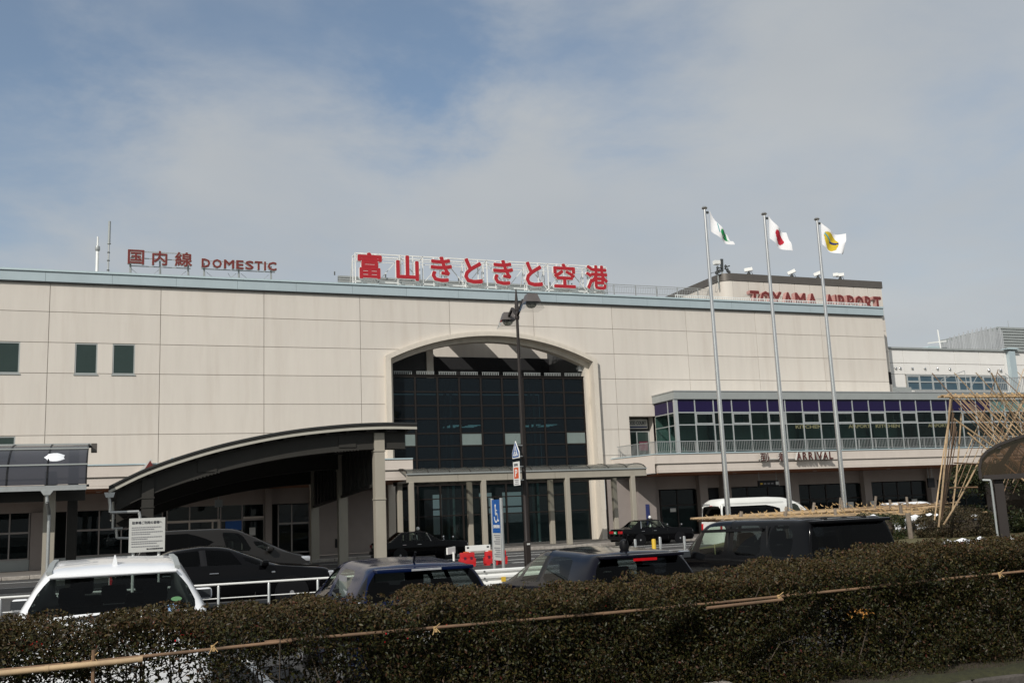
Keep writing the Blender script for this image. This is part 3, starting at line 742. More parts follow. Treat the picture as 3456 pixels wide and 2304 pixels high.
def build_ground_floor():
    """the shaded storey under the ledges"""
    # left: pale piers with shop windows between
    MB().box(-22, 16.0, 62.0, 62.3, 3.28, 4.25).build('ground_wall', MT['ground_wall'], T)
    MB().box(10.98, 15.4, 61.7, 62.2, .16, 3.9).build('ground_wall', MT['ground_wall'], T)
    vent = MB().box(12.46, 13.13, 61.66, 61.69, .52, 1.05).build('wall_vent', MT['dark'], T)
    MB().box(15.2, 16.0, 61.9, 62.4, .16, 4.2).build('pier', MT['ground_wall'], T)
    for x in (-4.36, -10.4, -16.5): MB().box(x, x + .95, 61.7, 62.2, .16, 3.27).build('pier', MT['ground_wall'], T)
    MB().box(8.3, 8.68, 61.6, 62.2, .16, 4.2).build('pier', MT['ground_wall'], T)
    def bay(x0, x1, z0, z1, zt, vs, mat=GL['store'], fr=MT['frame'], w=.07):
        for a in [x0] + vs + [x1]: MB().box(a - w / 2, a + w / 2, 61.95, 62.05, z0, z1).build('window_frame', fr, T)
        xx = [x0] + vs + [x1]
        for a, b in zip(xx, xx[1:]):
            MB().box(a + w / 2, b - w / 2, 61.96, 62.04, zt - .05, zt + .05).build('transom', fr, T)
            MB().box(a + w / 2, b - w / 2, 61.99, 62.01, z0, zt - .05).build('pane', mat, T)
            MB().box(a + w / 2, b - w / 2, 61.99, 62.01, zt + .05, z1).build('pane', mat, T)
        MB().box(x0 - w / 2, x1 + w / 2, 61.93, 62.06, z0 - .08, z0).build('sill', fr, T)
    bay(-9.4, -4.45, .82, 3.26, 2.2, [-7.6, -5.43])
    MB().box(-9.5, -4.4, 61.96, 62.3, .16, .74).build('window_apron', MT['greymetal'], T)
    bay(-2.55, 2.5, .82, 3.26, 2.2, [-.88, .3])
    MB().box(-3.4, 2.6, 61.97, 62.3, .16, .74).build('window_apron', MT['greymetal'], T)
    bay(9.1, 10.95, .42, 3.22, 2.1, [9.9])
    bay(2.75, 8.25, .25, 3.30, 2.42, [4.0, 5.6, 5.75, 6.98])
    MB().box(2.75, 5.7, 61.88, 61.95, 2.40, 2.52).box(7.05, 8.25, 61.88, 61.95, 2.48, 2.60).build('door_header', MT['ledge'], T)
    for x in (3.95, 5.25, 5.62): MB().box(x, x + .09, 61.9, 61.95, .2, 2.40).build('door_frame', MT['ledge'], T)
    MB().box(7.4, 7.75, 61.9, 61.92, 1.5, 1.95).build('paper_notice', MT['board'], T)
    MB().box(6.02, 6.95, 61.90, 61.94, 1.85, 2.38).build('door_screen', MT['blue_sign'], T)
    # room behind
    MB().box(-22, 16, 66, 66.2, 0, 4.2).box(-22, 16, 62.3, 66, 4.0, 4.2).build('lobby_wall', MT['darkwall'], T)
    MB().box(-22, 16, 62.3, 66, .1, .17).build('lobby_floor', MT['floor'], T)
    # orange soffit fittings
    for x, y in ((-.9, 59), (4, 59), (40, 59.5), (46.8, 59.5), (53.5, 59.5)):
        shared('dl', 'downlight', lambda: MB().lathe((0, 0, 0), [(.14, -.02), (.14, .005)], 14).mesh('downlight', MT['board']), (x, y, 4.215), T)
    # arrivals side
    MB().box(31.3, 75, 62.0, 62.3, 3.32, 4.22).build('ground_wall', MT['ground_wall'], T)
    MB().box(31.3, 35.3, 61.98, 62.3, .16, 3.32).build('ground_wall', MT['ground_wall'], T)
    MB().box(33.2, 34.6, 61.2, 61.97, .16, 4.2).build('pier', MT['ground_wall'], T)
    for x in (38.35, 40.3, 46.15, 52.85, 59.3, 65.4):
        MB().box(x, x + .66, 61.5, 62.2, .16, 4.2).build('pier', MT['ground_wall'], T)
    def dkbay(x0, x1, vs, zt=2.2, mat=GL['store']):
        bay(x0, x1, .3, 3.25, zt, vs, mat, MT['mull_dark'], .09)
    dkbay(35.4, 38.3, [36.75]); dkbay(41.0, 46.1, [42.6, 44.4], 2.5); dkbay(46.9, 52.8, [48.1, 49.6, 51.2]); dkbay(53.6, 59.2, [55.0, 56.4, 57.8]); dkbay(60.0, 65.3, [61.5, 63.2])
    for a, b in ((35.45, 36.7), (36.85, 38.25)): MB().box(a, b, 62.1, 62.13, .3, 2.1).build('roller_blind', MT['blind'], T)
    MB().box(36.1, 36.55, 61.92, 61.94, 1.75, 2.0).build('paper_notice', MT['board'], T)
    MB().box(39.05, 40.2, 62.02, 62.06, .16, 3.25).build('side_door', MT['trimblk'], T)
    MB().box(34.6, 75, 66, 66.2, 0, 4.2).box(34.6, 75, 62.3, 66, 4.0, 4.2).build('lobby_wall', MT['darkwall'], T)
    MB().box(34.6, 75, 62.3, 66, .1, .17).build('lobby_floor', MT['floor'], T)
    for x in (50.9, 53.0, 57.0): MB().box(x, x + .5, 61.2, 61.24, .9, 1.9).build('poster', MT['board'], T)
    # vertical name plate on the pier
    np_ = MB().box(33.75, 34.02, 61.14, 61.19, .95, 2.35).build('name_plate', MT['flagblue'], T)
build_ground_floor()

def build_tower():
    """raised block at the right end of the roof"""
    xL, xR, y = 43.35, 58.83, 64.0
    r = .85
    def rounded(z0, z1, yo=0.0):
        pts = [(xR + yo, y - yo)] + [(xR + yo, 76)] + [(xL - yo, 76)]
        for k in range(9):
            t = math.pi + math.pi / 2 * k / 8
            pts.append((xL + r + (r + yo) * math.cos(t), y + r + (r + yo) * math.sin(t)))
        return MB().prism([(a, b, z0) for a, b in pts], (0, 0, z1 - z0))
    rounded(16.6, 19.2, -.05).build('tower_core', MT['facade_back'], T)
    rounded(19.22, 19.80, .05).build('tower_band', MT['bronze'], T, smooth=True)
    m = MB()
    ring = []
    for k in range(9):
        t = math.pi + math.pi / 2 * k / 8
        ring.append((xL + r + r * math.cos(t), y + r + r * math.sin(t)))
    m.grid([[(a, b, 16.6) for a, b in ring], [(a, b, 19.2) for a, b in ring]]); m.build('tower_corner', MT['facade'], T, smooth='all')
    m = MB().box(xL, xL + .08, y + r + .02, 76, 16.6, 19.2); m.build('tower_side_panel', MT['facade'], T)
    x = xL + r + .02
    while x < xR - .05:
        x2 = min(x + 1.46, xR)
        if xR - x2 < .3: x2 = xR
        MB().box(x, x2 - .04, y, y + .06, 16.6, 19.2).build('tower_panel', MT['facade'], T); x = x2
    zz = [16.58, 15.6, 13.9, 12.2, 10.5, 8.7, 7.0, 4.3]
    for a, b in zip(zz, zz[1:]): MB().box(57.2, xR, y, y + .2, b + .025, a).build('tower_panel', MT['facade'], T)
    MB().box(56.8, xR - .02, y + .2, 74, 4, 16.58).build('tower_core', MT['facade_back'], T)
    MB().box(58.3, 58.84, y - .02, y + .1, 11.2, 12.2).build('side_louvre', MT['dark'], T)
    # two safety railings along the roof edge
    a = MB().box(38.0, 55.6, 62.34, 62.38, 17.44, 17.48)
    x = 38.0
    while x < 55.6: a.box(x, x + .03, 62.345, 62.375, 17.12, 17.44); x += .16
    a.build('edge_railing', MT['white'], T, kind='stuff')
    b = MB().box(32.8, 46.4, 65.98, 66.02, 18.93, 18.98).box(32.8, 46.4, 65.98, 66.02, 18.80, 18.83).box(32.8, 46.4, 65.98, 66.02, 18.30, 18.33)
    x = 32.8
    while x < 46.3: b.box(x, x + .022, 65.99, 66.01, 18.33, 18.80); x += .15
    for i in range(8): b.box(33 + i * 1.85, 33.07 + i * 1.85, 65.96, 66.03, 16.6, 18.95)
    b.build('roof_railing', MT['galv'], T, kind='stuff')
    # louvred plant enclosure behind the big sign
    c = MB()
    for k in range(8):
        c.box(15.0 - .12 * k if k < 3 else 14.7, 36.4, 70.3 + .02 * k, 70.36 + .02 * k, 18.35 + .18 * k, 18.48 + .18 * k)
    c.box(14.7, 36.4, 70.6, 70.7, 16.6, 19.75)
    c.build('plant_screen', MT['greymetal'], T)
    bm_ = MB()
    for i in range(12): bm_.tube((14.4 + i * 1.9, 70.3, 19.72), (14.4 + i * 1.9, 70.3, 19.98), .05, 6)
    bm_.build('screen_studs', MT['flash'], T, kind='stuff')
build_tower()
# ------------------------------------------------------------------ signs on the roof and ledge
def channel_letter(ch, x0, x1, z0, z1, y, parent, face, side, depth=.16, stroke=.03, rim=.03):
    """one box letter: pale body with a coloured face; stroke thickens the strokes, rim is the pale edge"""
    b = letters(ch, (x0 - rim, y, z0 - rim), (1, 0, 0), (0, 0, 1), (0, -1, 0), x1 - x0 + 2 * rim, z1 - z0 + 2 * rim, depth, 'letter', side, parent, bold=stroke + rim, res=2)
    letters(ch, (x0, y - depth + .012, z0), (1, 0, 0), (0, 0, 1), (0, -1, 0), x1 - x0, z1 - z0, .022, 'letter_face', face, b, bold=stroke, res=2)
    return b
def build_signs():
    s = thing('rooftop_sign', 'big white-framed red Japanese lettering standing above the arch on the roof edge', 'sign', (23.3, 62.6, 17.12))
    f = MB()
    for y in (62.45, 63.2):
        for z in (17.42, 19.3): f.beam((14.15, y, z), (32.45, y, z), .07, .07)
        f.beam((14.15, y, 18.95), (32.45, y, 18.95), .04, .04)
    for i in range(13):
        x = 14.15 + 18.3 * i / 12
        for y in (62.45, 63.2): f.beam((x, y, 17.12), (x, y, 19.3), .07, .07)
        f.beam((x, 62.45, 17.45), (x, 63.2, 17.45), .05, .05).beam((x, 62.45, 19.25), (x, 63.2, 19.25), .05, .05)
        f.beam((x, 63.2, 19.2), (x, 64.4, 17.0), .05, .05)
    f.build('sign_frame', MT['white'], s)
    for i in range(12):
        xa, xb = 14.15 + 18.3 * i / 12, 14.15 + 18.3 * (i + 1) / 12
        p, q = ((xa, 62.6, 17.45), (xb, 62.6, 19.25)) if i % 2 else ((xa, 62.6, 19.25), (xb, 62.6, 17.45))
        MB().beam(p, q, .045, .045).build('brace', MT['white'], s)
    spots = [(14.17, 15.89), (16.74, 18.39), (19.11, 20.71), (21.45, 22.88), (23.56, 25.13), (25.94, 27.32), (28.07, 29.85), (30.58, 32.40)]
    for ch, (a, b) in zip('富山きときと空港', spots):
        zt = 19.33 if ch != '山' else 19.27
        channel_letter(ch, a + .05, b - .05, 17.52, zt - .04, 62.26, s, MT['red'], MT['white'], .2, .055, .022)
        cx = (a + b) / 2
        MB().beam((cx - .45, 62.38, 17.3), (cx - .45, 62.38, 19.25), .06, .06).beam((cx + .45, 62.38, 17.3), (cx + .45, 62.38, 19.25), .06, .06).build('letter_support', MT['white'], s)
        shared('xfm', 'transformer_box', lambda: MB().box(-.35, .35, -.12, .12, 0, .1).mesh('transformer_box', MT['board']), (cx + .2, 62.25, 17.14), s)
    s = thing('rooftop_sign', 'weathered red 国内線 DOMESTIC lettering on thin grey posts at the left of the roof', 'sign', (4.7, 63.0, 17.1))
    f = MB()
    for z in (18.82, 18.4, 17.9): f.beam((.45, 63.12, z), (3.95, 63.12, z), .05, .05)
    for z in (18.45, 17.92): f.beam((4.6, 63.12, z), (9.1, 63.12, z), .05, .05)
    f.build('sign_rail', MT['greymetal'], s)
    for x in (.45, 2.15, 3.8, 4.75, 6.85, 8.85):
        MB().beam((x, 63.15, 16.6), (x, 63.15, 18.3), .09, .09).beam((x + .12, 63.6, 16.6), (x + .02, 63.2, 18.3), .06, .06).build('sign_post', MT['greymetal'], s)
    for x, d in ((.5, .7), (2.1, -.6), (3.7, -.6), (4.9, .7), (6.7, -.6), (7.0, .75), (8.7, -.6), (6.2, .35)):
        MB().tube((x, 63.2, 17.75), (x + d, 63.3, 17.2), .014, 5).build('stay', MT['greymetal'], s)
    for ch, a, b in (('国', .30, 1.24), ('内', 1.69, 2.57), ('線', 3.01, 4.02)):
        channel_letter(ch, a, b, 17.95, 18.85, 63.0, s, MT['red_old'], MT['board'], .16, .024, .014)
    xs = [(4.58, 5.10), (5.22, 5.80), (5.92, 6.55), (6.66, 7.12), (7.22, 7.74), (7.80, 8.28), (8.38, 8.50), (8.60, 9.16)]
    for ch, (a, b) in zip('DOMESTIC', xs):
        channel_letter(ch, a, b, 17.95, 18.52, 63.0, s, MT['red_old'], MT['board'], .16, .026, .014)
    s = thing('rooftop_sign', 'faded red TOYAMA AIRPORT box letters in front of the raised block at the right', 'sign', (51, 63.2, 16.9))
    MB().box(44.8, 57.4, 63.3, 63.36, 17.05, 17.12).box(44.8, 57.4, 63.3, 63.36, 17.9, 17.96).build('sign_rail', MT['board'], s)
    xs = [(44.78, 45.62), (45.72, 46.72), (46.74, 47.70), (47.80, 48.78), (48.95, 49.95), (50.15, 51.05), (51.85, 52.70), (52.80, 52.93), (53.10, 53.85), (53.98, 54.66), (54.75, 55.62), (55.75, 56.48), (56.62, 57.40)]
    for ch, (a, b) in zip('TOYAMAAIRPORT', xs):
        channel_letter(ch, a, b, 16.95, 18.15, 63.05, s, MT['red_old'], MT['red_side'], .40, .045, .03)
    s = thing('ledge_sign', 'brown 到着 ARRIVAL box letters standing off the ledge over the arrivals pavement', 'sign', (44, 57.0, 4.9))
    MB().box(40.4, 46.1, 57.1, 57.16, 5.0, 5.04).build('sign_rail', MT['board'], s)
    for ch, a, b in (('到', 40.42, 41.05), ('着', 41.85, 42.5)):
        channel_letter(ch, a, b, 4.87, 5.44, 57.0, s, MT['sign_brown'], MT['board'], .10, .008, .008)
    xs = [(43.28, 43.68), (43.78, 44.15), (44.27, 44.66), (44.78, 44.88), (44.98, 45.42), (45.48, 45.92), (46.02, 46.36)]
    for ch, (a, b) in zip('ARRIVAL', xs):
        channel_letter(ch, a, b, 4.9, 5.42, 57.0, s, MT['sign_brown'], MT['board'], .20, .018, .008)
    # rooftop masts
    a = thing('camera_mast', 'short white rooftop mast with a dome camera near the top', 'mast', (-1.4, 63, 16.6))
    MB().lathe((-1.4, 63, 16.6), [(.085, 0), (.085, 2.2), (.05, 2.25), (.05, 2.97)], 12).build('pole', MT['white'], a, smooth=True)
    MB().lathe((-1.4, 63, 18.72), [(.05, .3), (.13, .25), (.15, .05), (.11, -.03), (.06, -.1)], 14).build('dome_camera', MT['galv'], a, smooth=True)
    a = thing('antenna_mast', 'taller grey whip antenna on the roof left of the lettering', 'antenna', (-.78, 63, 16.6))
    MB().lathe((-.78, 63, 16.6), [(.05, 0), (.05, 2.6)], 10).build('pole', MT['galv'], a, smooth=True)
    MB().lathe((-.77, 63, 19.15), [(.11, 0), (.11, .04), (.075, .05), (.075, 1.42), (.03, 1.45)], 12).build('whip', MT['greymetal'], a, smooth=True)
    for z in (17.0, 17.5, 18.1, 18.6): MB().lathe((-.78, 63, z), [(.08, 0), (.08, .05)], 10).build('clamp', MT['flash'], a)
    # floodlights/cameras on the raised block
    labs = ['single white box camera at the left above the dark band', 'white box camera tilted up behind the middle flagpole',
            'white box camera with a loop of cable left of the right flagpole', 'pair of white box cameras nearest the right end of the band']
    for (x, tilt, lab) in ((46.5, .1, labs[0]), (50.65, .35, labs[1]), (53.25, .3, labs[2]), (55.5, .0, labs[3])):
        c = thing('roof_camera', lab, 'camera', (x, 65, 19.8), 'cameras on the roof of the raised block')
        MB().tube((x, 65, 19.8), (x, 65, 20.3), .06, 8).lathe((x, 65, 20.05), [(.13, 0), (.15, .08), (.1, .16)], 10).build('mount', MT['flash'], c, smooth=True)
        u = Vector((math.cos(tilt) * .8, -.6, math.sin(tilt))).normalized(); w = u.cross(Vector((0, 0, 1))).normalized(); h = w.cross(u)
        MB().obox((x, 65, 20.45), u * .32, w * .13, h * .13).build('housing', MT['white'], c)
        if x > 55: MB().obox((x - .45, 65, 20.45), u * .2, w * .12, h * .13).build('housing', MT['white'], c)
        MB().path([(x, 65, 20.3), (x + .3, 65, 20.25), (x + .42, 65, 20.0), (x + .3, 65, 19.8)], .02, 5).build('cable', MT['flash'], c)
    c = thing('aerial_cluster', 'cluster of aerials and a drum lamp at the block corner behind the left flagpole', 'antenna', (43.4, 64.6, 19.8))
    MB().lathe((43.6, 64.4, 18.0), [(.07, 0), (.07, 3.0)], 8).lathe((43.2, 64.4, 18.6), [(.05, 0), (.05, 1.6)], 8).build('pole', MT['greymetal'], c, smooth=True)
    MB().obox((43.6, 64.35, 20.5), (.11, 0, 0), (0, .05, 0), (.03, 0, .5)).build('panel_aerial', MT['flash'], c)
    MB().box(42.95, 43.4, 64.2, 64.6, 20.55, 20.85).build('lamp_housing', MT['white'], c)
    for k, (x, z) in enumerate(((43.15, 20.2), (43.3, 19.95), (43.9, 20.35), (44.05, 20.1), (43.0, 19.8), (44.2, 19.9))):
        MB().tube((x, 64.3, z), (x + .32 * (-1) ** k, 64.2, z + .1), .05, 6).lathe((x, 64.3, z - .1), [(.03, 0), (.1, .1), (.1, .22), (.03, .3)], 8).build('aerial', MT['flash'], c)
    MB().path([(43.0, 64.3, 19.9), (42.5, 64.2, 19.8), (42.35, 64.2, 19.5), (42.6, 64.2, 19.2), (43.2, 64.3, 19.1)], .02, 5).build('cable', MT['flash'], c)
    # hanging guide signs under the arrivals ledge
    for x, w, lab, y in ((41.55, 1.7, 'black hanging guide sign with a pale end under the arrivals ledge', 59.0), (56.2, .62, 'narrow black hanging sign by the far right pier', 58.5)):
        g = thing('hanging_sign', lab, 'sign', (x + w / 2, y, 4.2))
        z0, z1 = (3.22, 3.64) if w > 1 else (2.7, 3.4)
        MB().box(x, x + w, y, y + .12, z0, z1).build('sign_box', MT['trimblk'], g)
        for xx in (x + .12, x + w - .14): MB().tube((xx, y + .06, z1), (xx, y + .06, 4.22), .02, 6).build('rod', MT['greymetal'], g)
        if w > 1:
            MB().box(x + w, x + w + .02, y - .01, y + .13, z0, z1).box(x + w - .26, x + w - .02, y - .012, y, z0 + .1, z1 - .1).build('sign_light', MT['board'], g)
            for k in range(4): MB().box(x + .15 + .3 * k, x + .33 + .3 * k, y - .012, y, z0 + .15, z1 - .17).build('sign_mark', MT['yellow'] if k == 0 else MT['ink_grey'], g)
build_signs()

# ------------------------------------------------------------------ white building beyond the terminal
def build_far():
    b = thing('white_building', 'white clad building with a strip of blue windows beyond the terminal end', 'building', (75, 67.5, 0))
    y = 67.5
    MB().box(59.0, 110, y + .12, 90, 0, 14.8).build('core', MT['facade_back'], b)
    xs = [59.0, 63.59, 66.49, 69.45, 72.37, 75.3]
    def clad(x0, x1, z0, z1): MB().box(x0 + .02, x1 - .02, y, y + .1, z0 + .02, z1 - .02).build('cladding_panel', MT['white_farm'], b)
    for a, c in zip(xs, xs[1:]):
        clad(a, c, 13.57, 14.78); clad(a, c, 12.58, 13.57)
        if a < 60: clad(a, c, 8, 12.58)
        else: clad(a, c, 8, 11.2)
    clad(75.3, 75.66, 8, 14.78)
    for a, c in ((76.4, 80.2), (80.2, 84), (84, 88), (88, 92), (92, 100)):
        clad(a, c, 13.57, 14.78); clad(a, c, 12.5, 13.57)
        if a < 77:
            clad(a, a + 1.05, 8, 12.5)
    MB().box(77.5, 100, y + .06, y + .11, 8, 12.48).build('roller_shutter', MT['greymetal'], b)
    MB().box(75.66, 76.4, y - .35, y + .12, 8, 14.8).build('pilaster', MT['fascia'], b)
    MB().box(59, 110, y - .15, 90, 14.8, 14.95).build('roof_edge', MT['greymetal'], b)
    MB().prism([(75.2, y - .5, 14.96), (76.9, y - .5, 14.96), (76.5, y - .5, 15.12), (75.7, y - .5, 15.12)], (0, 1.2, 0)).build('downpipe_head', MT['coping'], b)
    for x in (62.62, 63.12, 64.45, 65.87, 67.28, 68.70):
        shared('vh', 'vent_hood', lambda: hood(.13), (x, y, 13.1), b)
    for x in (73.27, 74.69): shared('vh2', 'vent_hood', lambda: hood(.17), (x, y, 13.06), b)
    wx = [63.72, 65.1, 66.58, 68.0, 69.54, 70.98, 72.48, 73.9, 75.36]
    for i in range(8):
        a, c = wx[i], wx[i + 1]
        fr = MB().box(a, a + .12, y - .03, y + .09, 11.2, 12.55).box(c - .04, c, y - .03, y + .09, 11.2, 12.55).box(a + .12, c - .04, y - .03, y + .09, 12.45, 12.55).box(a + .12, c - .04, y - .02, y + .09, 11.88, 11.97).box(a + .12, c - .04, y - .03, y + .09, 11.2, 11.26)
        f = fr.build('window', MT['mull_alu'], b)
        MB().box(a + .12, c - .04, y + .04, y + .07, 11.26, 11.88).build('pane', GL['winblue'], f)
        if i % 2 == 0:
            MB().box(a + .14, c - .06, y - .01, y + .03, 11.98, 12.03).box(a + .14, c - .06, y - .01, y + .03, 12.37, 12.44).build('sash', MT['mull_alu'], f)
        MB().box(a + .12, c - .04, y + .04, y + .07, 11.97, 12.45).build('pane', GL['winblue'], f)
    # terrace railing in front of it
    r = MB().box(71.5, 95, 65.0, 65.05, 12.0, 12.06).box(71.5, 95, 65.0, 65.05, 10.2, 10.25)
    x = 71.5
    while x < 95: r.box(x, x + .05, 65.01, 65.04, 10.2, 12.0); x += .2
    r.build('terrace_railing', MT['galv'], b, kind='stuff')
    r = MB()
    x = 61.5
    while x < 70.6: r.box(x, x + .12, 64.0, 64.06, 10.15, 10.6); x += .22
    r.box(61.2, 70.8, 63.98, 64.08, 10.6, 10.68).box(61.2, 70.8, 63.98, 64.08, 10.05, 10.15)
    r.build('terrace_kerb_rail', MT['galv'], b, kind='stuff')
    MB().box(59.0, 61.0, 64.2, 66, 9.6, 11.0).build('terrace_unit', MT['greymetal'], b)
    MB().box(57.0, 110, 62.4, 67.4, 9.5, 9.85).build('terrace_deck', MT['concrete'], b)
    w = MB()
    for p, q in (((64.6, 64.5, 10.1), (64.6, 64.5, 11.7)), ((64.6, 64.5, 11.7), (67.3, 64.5, 12.5)), ((67.3, 64.5, 12.5), (67.4, 64.5, 10.1)), ((66.0, 64.3, 12.1), (66.2, 64.3, 10.1)), ((68.6, 64.3, 12.2), (67.2, 64.3, 10.6)), ((69.9, 64.2, 12.4), (70.1, 64.2, 10.1)), ((71.8, 64.4, 12.3), (73.4, 64.4, 11.2))):
        w.tube(p, q, .03, 5)
    w.build('scaffold_pipe', MT['galv'], b)
    # rooftop plant
    p = thing('roof_plant_room', 'grey louvred plant room on the white building at the right edge', 'plant room', (88, 76, 14.9))
    MB().box(84.6, 110, 76.2, 84, 14.95, 19.0).build('core', MT['greymetal'], p)
    for k in range(14): MB().box(84.5, 110, 76.0, 76.2, 15.1 + .285 * k, 15.3 + .285 * k).build('louvre_blade', MT['greymetal'], p)
    MB().tube((86.6, 76.5, 19.0), (86.6, 76.5, 19.8), .03, 6).build('lightning_rod', MT['galv'], p)
    s = thing('roof_screen', 'pale vertical slat screen on the roof of the white building', 'screen', (79.5, 75.5, 14.9))
    MB().box(75.6, 84.6, 75.6, 75.68, 16.5, 16.6).box(75.6, 84.6, 75.6, 75.68, 15.3, 15.4).build('screen_rail', MT['greymetal'], s)
    for i in range(42):
        x = 75.9 + i * .208
        h = 16.75 + 1.9 * max(0, min(1, (x - 75.9) / 6)) ** .7 + .25 * math.sin(i * 2.1)
        MB().box(x, x + .1, 75.5, 75.56, 14.95, h).build('slat', MT['screen'], s)
    q = thing('roof_hatch', 'sloping ribbed metal roof hatch with a thin mast on the white building', 'roof hatch', (73.8, 75, 14.9))
    for k in range(6): MB().prism([(72.6 + .25 * k, 75, 15 + .28 * k), (75.6, 75, 15 + .28 * k), (75.6, 75, 15.2 + .28 * k), (72.85 + .25 * k, 75, 15.2 + .28 * k)], (0, 1.5, 0)).build('rib', MT['coping'], q)
    MB().beam((73.9, 74.9, 16.85), (76.2, 74.9, 17.1), .15, .12).build('gutter', MT['white'], q)
    MB().tube((75.4, 74.8, 15), (75.2, 74.8, 18.2), .07, 6).build('mast', MT['white'], q)
    m = thing('roof_camera', 'tiny white camera on a short stalk at the edge of the white building roof', 'camera', (71.0, 74, 14.9))
    MB().tube((71, 74, 14.9), (71, 74, 15.8), .05, 6).build('stalk', MT['galv'], m)
    MB().lathe((71, 74, 15.6), [(.05, 0), (.25, .1), (.25, .25), (.05, .35)], 10).build('housing', MT['white'], m)
def hood(r):
    mb = MB(); P = []
    for i in range(9):
        a = math.pi / 2 * i / 8
        P.append([(r * math.cos(a) * math.cos(t), -1.0 * r * math.sin(a) - .02, r * math.cos(a) * math.sin(t)) for t in [2 * math.pi * k / 16 for k in range(17)]])
    mb.grid(P)
    return mb.mesh('vent_hood', MT['chrome'], smooth='all')
build_far()

# ------------------------------------------------------------------ big arched drop-off canopy
def interp(pts, x):
    xs = [p[0] for p in pts]; zs = [p[1] for p in pts]
    n = len(xs)
    # smooth (cubic Hermite) curve through the surveyed points
    k = max(0, min(n - 2, next((i for i in range(n - 1) if xs[i + 1] >= x), n - 2)))
    def slope(i):
        if i == 0: return (zs[1] - zs[0]) / (xs[1] - xs[0])
        if i == n - 1: return (zs[-1] - zs[-2]) / (xs[-1] - xs[-2])
        return (zs[i + 1] - zs[i - 1]) / (xs[i + 1] - xs[i - 1])
    h = xs[k + 1] - xs[k]; t = (x - xs[k]) / h
    m0, m1 = slope(k) * h, slope(k + 1) * h
    return (2 * t**3 - 3 * t**2 + 1) * zs[k] + (t**3 - 2 * t**2 + t) * m0 + (-2 * t**3 + 3 * t**2) * zs[k + 1] + (t**3 - t**2) * m1
CP = [(-.27, 3.68), (.98, 4.29), (2.47, 4.81), (3.99, 5.22), (6.09, 5.62), (8.26, 5.85), (9.94, 5.92), (11.38, 5.90)]
def build_canopy():
    c = thing('drop_off_canopy', 'large dark steel canopy with a rising curved roof over the drop-off lane', 'canopy', (5.5, 47, 0))
    Y0, Y1 = 39.4, 55.4
    def fall(y): return -.055 * (y - Y0)
    def strip(y0, y1, dz0, dz1, name, mat, x0=-.27, x1=11.38):
        m = MB(); xx = np.linspace(x0, x1, 36)
        f0, f1 = fall(y0), fall(y1); P = [[(x, y0, interp(CP, x) + dz0 + f0) for x in xx], [(x, y0, interp(CP, x) + dz1 + f0) for x in xx], [(x, y1, interp(CP, x) + dz1 + f1) for x in xx], [(x, y1, interp(CP, x) + dz0 + f1) for x in xx]]
        P.append(P[0]); m.grid(P)
        for x in (x0, x1):
            z = interp(CP, x); m.add([(x, y0, z + dz0 + f0), (x, y1, z + dz0 + f1), (x, y1, z + dz1 + f1), (x, y0, z + dz1 + f0)], [(0, 1, 2, 3)])
        return m.build(name, mat, c, smooth=True)
    strip(Y0 + .02, Y1, -.13, -.01, 'roof_deck', MT['canopy_top'])
    strip(Y0 - .03, Y0 + .12, -.02, .05, 'edge_cap', MT['canopy_top'])
    strip(Y0, Y0 + .06, -.10, -.035, 'edge_band', MT['steel_dk'])
    strip(Y0 - .01, Y0 + .05, -.215, -.115, 'edge_trim', MT['trim'])
    strip(Y1 - .05, Y1 + .05, -.2, 0, 'edge_trim', MT['trim'])
    for y in (40.0, 47.2, 54.4):
        strip(y - .1, y + .1, -.92, -.30, 'arched_girder', MT['steel_dk'], .0, 11.0)
        strip(y - .17, y + .17, -.30, -.26, 'girder_flange', MT['steel_dk'], .0, 11.0)
        strip(y - .17, y + .17, -.96, -.92, 'girder_flange', MT['steel_dk'], .0, 11.0)
    for x in np.linspace(.3, 11.0, 14):
        z = interp(CP, x)
        MB().beam((x, Y0 + .1, z - .21 + fall(Y0)), (x, Y1 - .1, z - .21 + fall(Y1)), .1, .13).build('purlin', MT['steel_dk'], c)
    # splice plates with bolts on the front girder
    for x in (3.2, 8.6):
        z = interp(CP, x)
        MB().box(x - .35, x + .35, 39.86, 39.9, z - .85, z - .36).build('splice_plate', MT['steel_dk'], c)
        b = MB()
        for i in range(8): 
            b.box(x - .52 + .13 * i, x - .46 + .13 * i, 39.8, 39.86, interp(CP, x - .5 + .13 * i) - 1.01, interp(CP, x - .5 + .13 * i) - .95)
        b.build('bolts', MT['steel_dk'], c, kind='stuff')
    for x, y in ((1.08, 40), (9.9, 40), (1.08, 54.4), (9.9, 54.4), (1.08, 47.2), (9.9, 47.2)):
        z = interp(CP, x) - .3 + fall(y)
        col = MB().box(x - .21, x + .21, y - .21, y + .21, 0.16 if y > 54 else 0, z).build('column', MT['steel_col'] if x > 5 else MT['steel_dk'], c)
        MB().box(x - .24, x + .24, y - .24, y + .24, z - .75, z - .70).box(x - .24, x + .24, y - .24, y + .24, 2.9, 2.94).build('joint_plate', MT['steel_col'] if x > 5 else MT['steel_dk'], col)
    # deep louvred side screen between the right-hand columns
    sc_ = MB().add([(9.86, 40.25, 3.55), (9.86, 54.2, 2.95), (9.86, 54.2, 4.75), (9.86, 40.25, 5.55), (9.92, 40.25, 3.55), (9.92, 54.2, 2.95), (9.92, 54.2, 4.75), (9.92, 40.25, 5.55)],
         [(0, 1, 2, 3), (4, 7, 6, 5), (0, 4, 5, 1), (3, 2, 6, 7)])
    sc_.build('side_screen', MT['canopy_top'], c)
    for i in range(16):
        y = 40.5 + i * .87; t = (y - 40.25) / 13.95
        MB().box(9.78, 9.86, y - .06, y + .06, 3.55 - .6 * t, 5.5 - .8 * t).build('side_stiffener', MT['steel_dk'], c)
